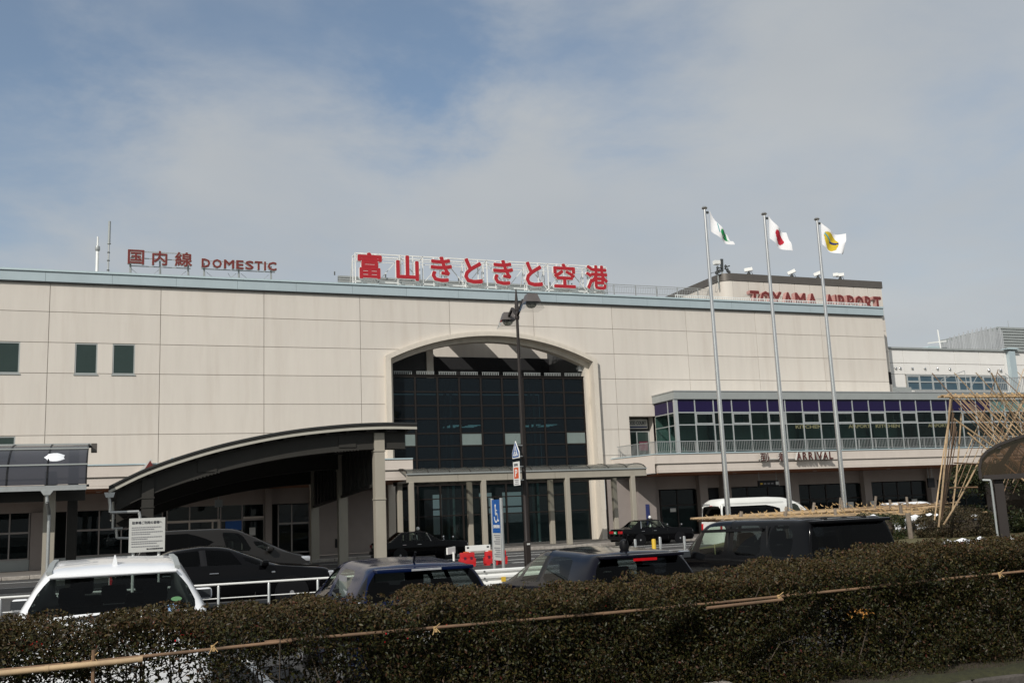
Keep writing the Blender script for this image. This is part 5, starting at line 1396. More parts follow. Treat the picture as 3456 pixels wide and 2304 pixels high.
def sedan(paint, boxy=False, taxi=False):
    r = proto('taxi' if taxi else 'parked_car')
    L = 4.70 if taxi else 4.86; f, b = L / 2, -L / 2
    if taxi:
        C = [st(f, f, .70, .68, .68, .74, .6, .01, .30), st(f - .12, f - .12, .82, .82, .79, .87, .70, .02),
             st(.95, 1.0, .845, .92, .81, .95, .70, .03), st(.42, .22, .845, .93, .80, 1.36, .60, .05),
             st(-.32, -.36, .845, .94, .80, 1.40, .615, .05), st(-.40, -.44, .845, .94, .80, 1.40, .615, .05),
             st(-1.12, -1.02, .845, .94, .80, 1.38, .605, .05), st(-1.36, -1.14, .845, .94, .80, 1.34, .59, .05),
             st(-1.62, -1.70, .845, .94, .80, .985, .68, .03), st(b + .08, b + .08, .83, .88, .80, .94, .74, .02), st(b, b, .72, .68, .70, .74, .62, .01, .30)]
    else:
        C = [st(f, f, .66, .62, .62, .68, .55, .02, .30), st(f - .22, f - .22, .84, .78, .80, .84, .68, .03),
             st(1.0, 1.12, .895, .94, .84, .97, .70, .04), st(.35, .08, .90, .97, .83, 1.33, .56, .07),
             st(-.42, -.46, .90, .98, .83, 1.39, .59, .06), st(-.56, -.60, .90, .98, .83, 1.39, .59, .06),
             st(-1.30, -1.10, .90, .99, .83, 1.34, .58, .06), st(-1.55, -1.30, .90, .99, .83, 1.28, .56, .06),
             st(-1.90, -2.0, .89, .98, .82, 1.03, .66, .04), st(b + .08, b + .08, .86, .90, .80, .97, .70, .03), st(b, b, .76, .66, .72, .72, .62, .02, .30)]
    S = fine(C, 8)
    gl = GL['car'] if taxi else GL['privacy']
    W = [('windshield', GL['car'], 2, 3, 4, 6, 1, 1, 'one', 1), ('rear_window', GL['car'], 7, 8, 4, 6, 1, 1, 'one', 1),
         ('side_window', GL['car'] if taxi else gl, 3, 4, 3, 4, 0, 1, 'sides', 0), ('side_window', gl, 5, 6, 3, 4, 0, 1, 'sides', 1),
         ('pillar_trim', MT['trimblk'], 4, 5, 3, 4, 0, 1, 'sides', 0), ('quarter_pane', gl, 2, 3, 3, 4, 2, 1, 'sides', 2)]
    car_body(r, S, 8, paint, W, None)
    seats(r, .0, -.95, .68, .45, .75)
    wr = .31 if taxi else .33; yw = .745 if taxi else .80
    for s in (1, -1):
        for x in ((1.40, -1.22) if taxi else (1.43, -1.42)):
            wheel(r, x, s * (yw + .01), wr); arch_disc(r, x, s * (.838 if taxi else .89), wr)
        if taxi:
            m = MB().tube((1.55, s * .70, .93), (1.55, s * .78, 1.06), .015, 6).cbox(1.5, 1.58, s * .82 - .08, s * .82 + .08, 1.03, 1.14, .03)
            m.build('fender_mirror', MT['chrome'], r, smooth=True)
            MB().beam((.40, s * .80, .945), (.22, s * .61, 1.35), .02, .02).beam((-1.10, s * .805, .95), (-1.0, s * .62, 1.35), .03, .03).build('window_frame', MT['chrome'], r)
        else: mirror(r, .82, s * .86, .95, paint, s)
        hx = (-.22, -1.0) if taxi else (-.28, -1.28)
        for x in hx: handle(r, x, s * (.848 if taxi else .90), .80 if taxi else .84)
        for x in (-.38, .62): MB().tube((x, s * (.848 if taxi else .903), .3), (x, s * .83, .93), .007, 4).build('door_seam', MT['rubber'], r)
        MB().cbox(b - .02, b + .12, s * .55 - .24, s * .55 + .24, .70, .85, .02).build('tail_lamp', MT['tail'], r)
        MB().cbox(f - .16, f + .0, s * .60 - .18, s * .60 + .18, .62, .76, .03).build('headlight', MT['lampclear'], r)
        if not taxi: MB().cbox(.98, 1.06, s * .895 - .012, s * .895 + .012, .79, .83, .008, 1).build('side_marker', MT['lampclear'], r)
    MB().cbox(b - .06, b + .2, -.80, .80, .36, .54, .04).build('rear_bumper', MT['trimblk'] if taxi else paint, r, smooth=True)
    MB().cbox(f - .2, f + .05, -.80, .80, .34, .54, .04).build('front_bumper', MT['trimblk'] if taxi else paint, r, smooth=True)
    p = plate_part(r, b - .03, .68, MT['plate_green'] if taxi else MT['plate'])
    if taxi:
        MB().box(b - .05, b - .04, -.06, .10, .72, .80).build('plate_digits', MT['plate'], p)
        l = MB().lathe((-.05, 0, 1.45), [(.16, 0), (.17, .03), (.05, .04)], 14).build('roof_lamp', MT['trimblk'], r, smooth=True)
        MB().lathe((-.05, 0, 1.48), [(.05, 0), (.085, .05), (.09, .10), (.06, .16), (.01, .18)], 14).build('lamp_globe', MT['white'], l, smooth=True)
        MB().box(-1.22, -1.20, -.35, .30, 1.0, 1.12).build('rear_notice', MT['blind'], r)
        for s in (1, -1): MB().cbox(-.30, -.20, s * .33 - .12, s * .33 + .12, 1.0, 1.26, .04).build('seat_cover', MT['plate'], r)
    return r
def minivan():
    r = proto('parked_car')
    C = [st(2.35, 2.35, .66, .70, .62, .76, .55, .02, .30), st(2.15, 2.15, .84, .90, .80, .97, .68, .03),
         st(1.42, 1.55, .90, 1.12, .85, 1.16, .72, .04), st(.72, .42, .90, 1.14, .86, 1.68, .62, .07),
         st(.05, -.10, .90, 1.15, .86, 1.76, .66, .06), st(-.10, -.26, .90, 1.15, .86, 1.765, .66, .06),
         st(-1.75, -1.7, .90, 1.16, .86, 1.76, .655, .06), st(-2.1, -2.05, .89, 1.16, .85, 1.70, .64, .05),
         st(-2.30, -2.28, .89, 1.05, .85, 1.10, .74, .04), st(-2.38, -2.38, .86, .8, .83, .9, .78, .03), st(-2.42, -2.42, .78, .6, .75, .66, .68, .02, .30)]
    S = fine(C, 8)
    W = [('windshield', GL['car'], 2, 3, 4, 6, 1, 1, 'one', 1), ('rear_window', GL['privacy'], 7, 8, 4, 6, 1, 1, 'one', 1),
         ('side_window', GL['car'], 3, 4, 3, 4, 0, 1, 'sides', 1), ('side_window', GL['privacy'], 5, 7, 3, 4, 1, 1, 'sides', 3), ('quarter_pane', GL['car'], 2, 3, 3, 4, 2, 1, 'sides', 2)]
    car_body(r, S, 8, MT['paint_grey'], W, None)
    seats(r, .4, -1.3, .7, .55, .85)
    for s in (1, -1):
        for x in (1.45, -1.4): wheel(r, x, s * .80, .33); arch_disc(r, x, s * .89, .33)
        mirror(r, 1.15, s * .86, 1.15, MT['paint_grey'], s)
        MB().cbox(1.88, 2.26, s * .70 - .12, s * .70 + .12, .84, .98, .04).build('headlight', MT['lampclear'], r, smooth=True)
    return r
def hi_van():
    r = proto('minibus')
    f, b = 2.69, -2.69
    C = [st(f, f, .82, .80, .80, .9, .7, .02, .34), st(f - .12, f - .12, .92, 1.0, .89, 1.08, .78, .03),
         st(2.25, 2.32, .94, 1.22, .90, 1.26, .78, .04), st(1.72, 1.42, .94, 1.25, .90, 1.92, .80, .06),
         st(.75, .72, .94, 1.25, .905, 1.96, .82, .05), st(.62, .60, .94, 1.25, .905, 1.96, .82, .05),
         st(-2.1, -2.1, .94, 1.25, .905, 1.96, .82, .05), st(-2.62, -2.58, .938, 1.22, .90, 1.95, .81, .04),
         st(-2.67, -2.66, .935, 1.12, .90, 1.18, .84, .03), st(b, b, .90, .8, .87, .88, .82, .02)]
    S = fine(C, 8)
    W = [('windshield', GL['car'], 2, 3, 4, 6, 1, 1, 'one', 1), ('rear_window', GL['privacy'], 7, 8, 4, 6, 1, 0, 'one', 2),
         ('side_window', GL['car'], 3, 4, 3, 4, 1, 1, 'sides', 1), ('side_window', GL['privacy'], 5, 7, 3, 4, 1, 1, 'sides', 2)]
    car_body(r, S, 8, MT['paint_van'], W, None)
    # raised roof cap
    cap = MB(); P = []
    for x, w, z in ((1.55, .55, 1.99), (1.2, .72, 2.12), (.7, .80, 2.24), (.0, .81, 2.28), (-1.8, .81, 2.28), (-2.35, .79, 2.25), (-2.60, .76, 2.12), (-2.64, .78, 1.95)):
        P.append([(x, -.82, 1.94), (x, -w - .0, z - .14), (x, -w * .86, z - .03), (x, -w * .4, z), (x, w * .4, z), (x, w * .86, z - .03), (x, w, z - .14), (x, .82, 1.94)])
    cap.grid(P); cap.build('raised_roof', MT['paint_van'], r, smooth='all')
    seats(r, 1.2, -.6, .75, .7, .8)
    for s in (1, -1):
        for x in (1.75, -1.35): wheel(r, x, s * .84, .32); arch_disc(r, x, s * .932, .32)
        mirror(r, 2.0, s * .93, 1.25, MT['trimblk'], s)
        MB().box(-2.6, .6, s * .87 - .003, s * .87 + .003, 2.02, 2.035).build('roof_gutter', MT['greymetal'], r)
        MB().cbox(-2.71, -2.6, s * .84 - .08, s * .84 + .06, .85, 1.15, .02).build('tail_lamp', MT['tail'], r)
    for k in range(5): MB().box(-2.665, -2.65, .62 - .13 * k, .70 - .13 * k, 2.0, 2.05).build('lettering_dash', MT['ink_grey'], r)
    MB().box(-2.66, -2.645, -.12, .12, 1.94, 1.965).build('brake_light', MT['tail'], r)
    r.scale = (1.12, 1, 1.06)
    return r
def park(r, label, cat, loc, rz, group=None, name=None):
    place(r, loc, rz); tag(r, label, cat, group); return r
Z0 = .25
park(white_suv(), 'white SUV seen from behind with a fin aerial and dark rear window', 'car', (.0, 12.35, Z0), R_(90), 'cars parked nose-in along the hedge')
park(hatch(MT['paint_blue'], .93, kind=0), 'dark blue hatchback with clear stacked tail lamps behind the hedge', 'car', (3.22, 12.75, Z0), R_(90), 'cars parked nose-in along the hedge')
park(hatch(MT['paint_navy'], .92, kind=1), 'near-black hatchback with a stubby roof aerial and red brake light strip', 'car', (6.08, 12.95, Z0), R_(90), 'cars parked nose-in along the hedge')
park(box_van(), 'boxy black car with flat roof and upright dark tailgate', 'car', (10.1, 14.2, Z0), R_(90), 'cars parked nose-in along the hedge')
park(sedan(MT['paint_black']), 'black saloon parked side-on behind the low pipe fence', 'car', (2.35, 24.6, Z0), 0.0)
park(minivan(), 'grey minivan side-on under the drop-off canopy behind the black saloon', 'minivan', (2.75, 29.0, Z0), 0.0)
t0 = sedan(MT['paint_black'], taxi=True)
t1 = copy_tree(t0)
park(t0, 'black taxi with a white roof lamp waiting left by the canopy column', 'taxi', (14.4, 50.0, 0), 0.0, 'taxis at the terminal rank')
park(t1, 'black taxi with red tail lamps showing, by the right end of the walkway', 'taxi', (29.3, 52.6, 0), 0.0, 'taxis at the terminal rank')
park(hi_van(), 'ivory high-roof minibus with a long dark window band behind the flagpoles', 'minibus', (30.15, 42.7, 0), 0.0)
v2 = minivan()
for o in v2.children:
    if o.data.materials and o.data.materials[0] == MT['paint_grey']: o.data.materials[0] = MT['paint_white']
park(v2, 'white car roof just showing above the bamboo shelter at the right', 'car', (43.3, 46.2, 0), 0.0)
# ------------------------------------------------------------------ street furniture
def build_street():
    # lamp post
    px, py = 11.26, 27.7
    v = Vector((.375, .927, 0)); rr = Vector((.927, -.375, 0)); P0 = Vector((px, py, 0))
    L = thing('street_lamp', 'tall brown lamp post with a spike finial and two hooded lamps', 'street lamp', (px, py, .25))
    MB().lathe((px, py, .25), [(.085, 0), (.08, 1.0), (.072, 1.02), (.062, 3), (.042, 8.0), (.04, 8.05)], 14).build('pole', MT['post_brown'], L, smooth=True)
    MB().cbox(px - .085, px + .085, py - .085, py + .085, .25, 1.32, .02, 1).build('service_box', MT['post_brown'], L)
    MB().box(px - .05, px + .05, py - .118, py - .112, 1.21, 1.26).build('sticker', MT['board'], L)
    MB().lathe((px, py, 8.22), [(.075, 0), (.08, .03), (.018, .68), (.0, .69)], 4).build('finial', MT['post_brown'], L)
    MB().lathe((px, py, 7.95), [(.06, 0), (.075, .08), (.05, .16), (.05, .28)], 12).build('collar', MT['post_brown'], L, smooth=True)
    for d, lab in ((-v * 1.3 + rr * .43, 'near'), (v * 1.3 - rr * .30, 'far')):
        c = P0 + d + Vector((0, 0, 8.18))
        dn = Vector((d.x, d.y, 0)).normalized(); sd = dn.cross(Vector((0, 0, 1)))
        a = MB()
        a.beam(P0 + Vector((0, 0, 8.05)), P0 + d * .45 + Vector((0, 0, 8.42)), .07, .07).beam(P0 + d * .45 + Vector((0, 0, 8.42)), c - dn * .2 + Vector((0, 0, .12)), .07, .07)
        a.build('arm', MT['post_brown'], L)
        def frust(z0, z1, h0, h1, cap0=True):
            lo = [c + dn * sx * h0 + sd * sy * h0 + Vector((0, 0, z0)) for sx, sy in ((-1, -1), (1, -1), (1, 1), (-1, 1))]
            hi = [c + dn * sx * h1 + sd * sy * h1 + Vector((0, 0, z1)) for sx, sy in ((-1, -1), (1, -1), (1, 1), (-1, 1))]
            return lo + hi
        h = MB().add(frust(0, .25, .225, .145), [(0, 3, 2, 1), (4, 5, 6, 7), (0, 1, 5, 4), (1, 2, 6, 5), (2, 3, 7, 6), (3, 0, 4, 7)])
        hd = h.build('lamp_head', MT['lamp_body'], L)
        sk = MB().add(frust(-.22, 0, .30, .23), [(0, 1, 5, 4), (1, 2, 6, 5), (2, 3, 7, 6), (3, 0, 4, 7)])
        sk.build('clear_skirt', GL['skirt'], hd)
        MB().lathe(tuple(c + Vector((0, 0, -.14))), [(.03, -.02), (.10, 0), (.15, .05), (.17, .13)], 18).build('lamp_bowl', GL['poly_clear'], hd, smooth=True)
    # traffic sign and parking board on the lamp post, edge-on to the camera
    sx = 10.93
    S = thing('crossing_sign', 'blue five-sided pedestrian crossing sign strapped to the lamp post', 'sign', (sx, 27.5, 3.7))
    sg = MB().prism([(sx, 27.2, 3.73), (sx, 27.75, 3.73), (sx, 27.75, 3.90), (sx, 27.475, 4.24), (sx, 27.2, 3.90)], (.02, 0, 0)).build('sign_plate', MT['white'], S)
    MB().prism([(sx - .004, 27.23, 3.76), (sx - .004, 27.72, 3.76), (sx - .004, 27.72, 3.89), (sx - .004, 27.475, 4.20), (sx - .004, 27.23, 3.89)], (.002, 0, 0)).build('sign_face', MT['blue_sign'], sg)
    MB().prism([(sx - .007, 27.29, 3.80), (sx - .007, 27.66, 3.80), (sx - .007, 27.475, 4.13)], (.002, 0, 0)).build('sign_triangle', MT['white'], sg)
    f = MB(); x = sx - .011
    f.tube((x, 27.475, 4.01), (x + .002, 27.475, 4.01), .026, 10).beam((x, 27.475, 3.985), (x, 27.47, 3.91), .004, .04)
    f.beam((x, 27.47, 3.92), (x, 27.40, 3.82), .004, .022).beam((x, 27.47, 3.92), (x, 27.54, 3.82), .004, .022).beam((x, 27.475, 3.97), (x, 27.40, 3.92), .004, .016).beam((x, 27.475, 3.97), (x, 27.55, 3.93), .004, .016)
    f.build('walking_figure', MT['blue_sign'], sg)
    for z in (3.8, 4.12): MB().beam((sx + .02, 27.5, z), (px, py - .02, z), .03, .03).build('bracket', MT['galv'], S)
    B = thing('parking_sign', 'white board with an orange P square below the crossing sign', 'sign', (sx, 27.5, 2.9))
    bd = MB().box(sx, sx + .02, 27.24, 27.72, 2.94, 3.63).build('sign_board', MT['white'], B)
    MB().box(sx - .004, sx, 27.30, 27.66, 3.14, 3.46).build('sign_square', MT['orange_sign'], bd)
    letters('P', (sx - .006, 27.56, 3.19), (0, -1, 0), (0, 0, 1), (-1, 0, 0), .17, .22, .004, 'sign_lettering', MT['white'], bd, offset=.02)
    letters('駐車場', (sx - .003, 27.62, 3.50), (0, -1, 0), (0, 0, 1), (-1, 0, 0), .28, .08, .004, 'sign_lettering', MT['ink'], bd)
    for z, a, b in ((3.08, 27.32, 27.64), (3.03, 27.32, 27.6), (2.97, 27.30, 27.66)): MB().box(sx - .003, sx - .001, a, b, z, z + .025).build('small_print', MT['ink_grey'], bd)
    for z in (3.1, 3.5): MB().beam((sx + .02, 27.5, z), (px, py - .02, z), .03, .03).build('bracket', MT['galv'], B)
    # wheelchair parking totem
    tx, y0, y1 = 7.7, 20.35, 20.85
    T2 = thing('parking_totem', 'slim blue wheelchair parking totem on silver posts behind the guardrail', 'sign', (tx, 20.6, .25))
    for y in (y0 - .03, y1 + .03): MB().tube((tx, y, .25), (tx, y, 2.48), .038, 12).build('post', MT['galv'], T2, smooth=True)
    pb = MB().box(tx - .02, tx + .02, y0, y1, 1.74, 2.45).build('blue_panel', MT['blue_sign'], T2)
    pw = MB().box(tx - .02, tx + .02, y0, y1, 1.16, 1.735).build('white_panel', MT['board'], T2)
    xx = tx - .026; cy, cz = 20.60, 2.13
    w = MB()
    w.tube((xx, cy + .03, cz + .19), (xx + .004, cy + .03, cz + .19), .034, 14)
    for k in range(18):
        a0, a1 = R_(-250) + R_(260) * k / 18, R_(-250) + R_(260) * (k + 1) / 18
        w.beam((xx, cy + .10 * math.cos(a0), cz - .06 + .10 * math.sin(a0)), (xx, cy + .10 * math.cos(a1), cz - .06 + .10 * math.sin(a1)), .004, .028)
    w.beam((xx, cy + .03, cz + .16), (xx, cy + .025, cz + .0), .004, .034).beam((xx, cy + .028, cz + .09), (xx, cy - .07, cz + .09), .004, .024)
    w.beam((xx, cy + .025, cz + .005), (xx, cy - .075, cz + .005), .004, .032).beam((xx, cy - .075, cz + .01), (xx, cy - .12, cz - .14), .004, .03).beam((xx, cy - .12, cz - .14), (xx, cy - .165, cz - .125), .004, .026)
    w.build('wheelchair_symbol', MT['white'], pb)
    letters('身障者専用', (xx + .002, y1 - .06, 1.84), (0, -1, 0), (0, 0, 1), (-1, 0, 0), .38, .075, .004, 'sign_lettering', MT['white'], pb, offset=.01)
    pr = MB()
    for k in range(11):
        z = 1.68 - .045 * k
        if k == 5: continue
        pr.box(tx - .024, tx - .021, y0 + .06, y1 - (.06 + .12 * ((k * 7) % 3) / 2), z, z + .022)
    pr.build('small_print', MT['ink_grey'], pw)
    # notice board
    N = thing('notice_board', 'white notice board with rows of small print above the white SUV', 'sign', (.47, 17.5, .25))
    bd = MB().box(.2, .75, 17.48, 17.51, 1.78, 2.32).build('board', MT['board'], N)
    letters('駐車場ご利用の皆様へ', (.245, 17.478, 2.225), (1, 0, 0), (0, 0, 1), (0, -1, 0), .46, .048, .003, 'board_heading', MT['ink'], bd, offset=.008)
    pr = MB()
    for k, (z, a, b) in enumerate(((2.165, .24, .69), (2.132, .24, .58), (2.09, .24, .71), (2.058, .24, .52), (2.01, .24, .70), (1.98, .24, .48), (1.94, .24, .71), (1.908, .24, .62), (1.862, .24, .66))):
        x = a
        while x < b:
            w_ = .012 + .02 * ((k * 5 + int(x * 997)) % 4) / 3; pr.box(x, min(x + w_, b), 17.476, 17.479, z, z + .015); x += w_ + .007
    pr.build('small_print', MT['ink_grey'], bd)
    letters('富山空港管理事務所', (.47, 17.478, 1.815), (1, 0, 0), (0, 0, 1), (0, -1, 0), .25, .026, .003, 'board_signature', MT['ink'], bd, offset=.004)
    for x in (.27, .66): MB().tube((x, 17.54, .25), (x, 17.54, 2.2), .022, 8).build('post', MT['white'], N)
    # low pipe fence
    F = thing('pipe_fence', 'low white two-rail pipe fence between the white SUV and the blue hatchback', 'fence', (1.5, 20, .25))
    MB().tube((-7, 20.6, 1.05), (4.7, 20.0, 1.05), .02, 8).build('top_rail', MT['white'], F, smooth=True)
    MB().tube((-7, 20.62, .79), (4.7, 20.02, .79), .010, 8).build('mid_rail', MT['white'], F, smooth=True)
    for i in range(11):
        x = 1.84 + (i - 7) * .93; y = 20.15 - (x - 1.8) * .051
        shared('fp', 'post', lambda: MB().lathe((0, 0, .25), [(.025, 0), (.025, .76), (.01, .79)], 10).mesh('post', MT['galv'], smooth=True), (x, y, 0), F)
    # corrugated guard rail
    G = thing('guard_rail', 'white corrugated guardrail between the blue and the near-black hatchback', 'guardrail', (7, 18.8, .25))
    prof = [(0, .74), (-.05, .78), (-.05, .82), (0, .86), (0, .88), (-.05, .92), (-.05, .96), (0, 1.0), (0, 1.01), (-.045, 1.04), (-.045, 1.07), (0, 1.09)]
    m = MB(); m.grid([[(x, 18.8 + dy, z) for dy, z in prof] for x in (5.1, 15)]); m.build('rail', MT['white'], G)
    for x in (5.6, 7.6, 9.6, 11.6, 13.6):
        MB().tube((x, 18.9, .25), (x, 18.9, 1.05), .055, 10).build('post', MT['white'], G)
    b = MB()
    for x in (6.70, 8.7, 10.7):
        for z in (.79, .92, 1.05): b.tube((x, 18.73, z), (x, 18.78, z), .018, 8)
    b.build('bolts', MT['flash'], G, kind='stuff')
    MB().box(7.04, 7.13, 18.72, 18.735, .84, .93).build('reflector', MT['yellow'], G)
    # water-filled barriers with boards
    def barrier(x0, x1, y, lab, lean=0.0):
        B = thing('road_barrier', lab, 'barrier', ((x0 + x1) / 2, y, 0), 'red plastic road barriers on the forecourt')
        w = x1 - x0
        m = MB().cbox(x0, x1, y - .16, y + .16, .06, .34, .04).cbox(x0 + .04, x1 - .04, y - .09, y + .09, .3, .58, .03).box(x0 + .05, x0 + .2, y - .2, y + .2, 0, .08).box(x1 - .2, x1 - .05, y - .2, y + .2, 0, .08)
        o = m.build('tank', MT['barrier'], B, smooth=True)
        MB().cbox(x0 + w * .3, x0 + w * .6, y - .10, y + .10, .56, .61, .015).build('filler_cap', MT['orange_sign'], B)
        for k in (.3, .7): MB().box(x0 + w * k - .05, x0 + w * k + .05, y - .165, y - .10, .28, .4).build('recess', MT['maroon'], B)
    barrier(13.55, 14.25, 41.0, 'left red plastic barrier at a slant under the white board end')
    barrier(14.66, 15.26, 41.0, 'middle red plastic barrier right under the long white board')
    barrier(15.30, 15.80, 41.3, 'right red plastic barrier partly behind the wheelchair totem')
    W = thing('barrier_board', 'long white board with dark end squares lying on the red barriers', 'board', (14.4, 41, .6))
    MB().cbox(13.84, 14.95, 40.95, 41.05, .62, .86, .015).build('plank', MT['white'], W)
    for x in (13.88, 14.78): MB().box(x, x + .10, 40.942, 40.95, .74, .81).build('end_mark', MT['flash'], W)
    for x in (13.9, 14.72): MB().box(x, x + .14, 40.96, 41.04, .45, .62).build('leg', MT['white'], W)
    W = thing('barrier_board', 'short white board standing askew left of the red barriers', 'board', (13.4, 41.6, 0))
    MB().obox((13.38, 41.6, .68), (.22, .14, .02), (-.02, .03, 0), (0, 0, .14)).build('plank', MT['white'], W)
    MB().tube((13.5, 41.6, 0), (13.5, 41.6, .6), .05, 8).box(13.2, 13.6, 41.4, 41.8, 0, .1).build('foot', MT['white'], W)
    # bollards
    for (x, y, mt, r, lab) in ((19.41, 36.24, 'steel', .06, 'short polished steel bollard left of the yellow one'), (19.77, 35.36, 'yellow', .085, 'yellow bollard beside the right-hand taxi'),
                               (21.21, 37.41, 'steel', .065, 'polished steel bollard between the yellow one and the black box car'), (21.96, 36.71, 'steel', .06, 'polished steel bollard by the nose of the right-hand taxi')):
        b = thing('bollard', lab, 'bollard', (x, y, .05), 'bollards along the taxi lane')
        MB().lathe((x, y, 0), [(r, 0), (r, .86), (r * .85, .9), (r * .3, .91)], 16).build('post', MT[mt], b, smooth=True)
        MB().lathe((x, y, 0), [(r + .04, 0), (r + .04, .07), (r, .08)], 16).build('base_ring', MT['galv'], b)
build_street()

def build_shelter():
    s = proto('shelter')
    X = [(0, 2.41), (.008, 2.57), (.05, 2.72), (.15, 2.83), (.34, 2.93), (.58, 3.01), (.86, 3.08), (1.35, 3.15), (1.9, 3.12), (2.5, 3.0)]
    ys = [0, 1.2, 2.4]
    for a, b in zip(ys, ys[1:]):
        for k in range(1, len(X) - 1, 2):
            seg = X[k:k + 3]
            m = MB(); m.grid([[(x, y, z) for x, z in seg] for y in (a + .03, b - .03)]); m.build('roof_panel', GL['brown'], s)
    for y in ys:
        r = MB()
        for (x0, z0), (x1, z1) in zip(X, X[1:]): r.beam((x0, y, z0), (x1, y, z1), .04, .045)
        r.build('roof_rib', MT['post_brown'], s)
    for x, z in (X[4], X[6], X[8]): MB().box(x - .03, x + .03, 0, 2.4, z - .07, z - .02).build('purlin', MT['post_brown'], s)
    gp = MB(); gp.add([(x, .06, z - .02) for x, z in X] + [(2.5, .06, 2.40), (.02, .06, 2.40)], [tuple(range(12))]); gp.build('gable_panel', GL['brown'], s)
    MB().box(-.02, .03, -.03, 2.43, 2.38, 2.50).build('gutter', MT['post_brown'], s)
    MB().box(.05, 2.5, -.03, .06, 2.36, 2.44).build('tie_beam', MT['post_brown'], s)
    for y in (.12, 2.2):
        MB().box(.20, .34, y - .05, y + .05, .3, 2.62).build('post', MT['post_brown'], s)
        MB().beam((.27, y, 2.5), (.62, y, 2.97), .08, .08).build('strut', MT['post_brown'], s)
    h = MB(); pts = [(.62 + .35 * (1 - math.cos(t)), .5, 2.42 + .45 * math.sin(t)) for t in np.linspace(0, math.pi / 2, 8)]
    h.path(pts, .018, 6); h.build('hoop', MT['post_brown'], s)
    MB().path([(.03, -.04, 2.36), (.15, -.04, 2.35), (.155, -.04, 2.2), (.155, -.04, .4)], .017, 8).build('downpipe', MT['greymetal'], s, smooth=True)
    place(s, (13.42, 12.8, 0), R_(-46.4))
    tag(s, 'dark brown shelter with a curved smoked roof cut by the right edge', 'shelter')
build_shelter()

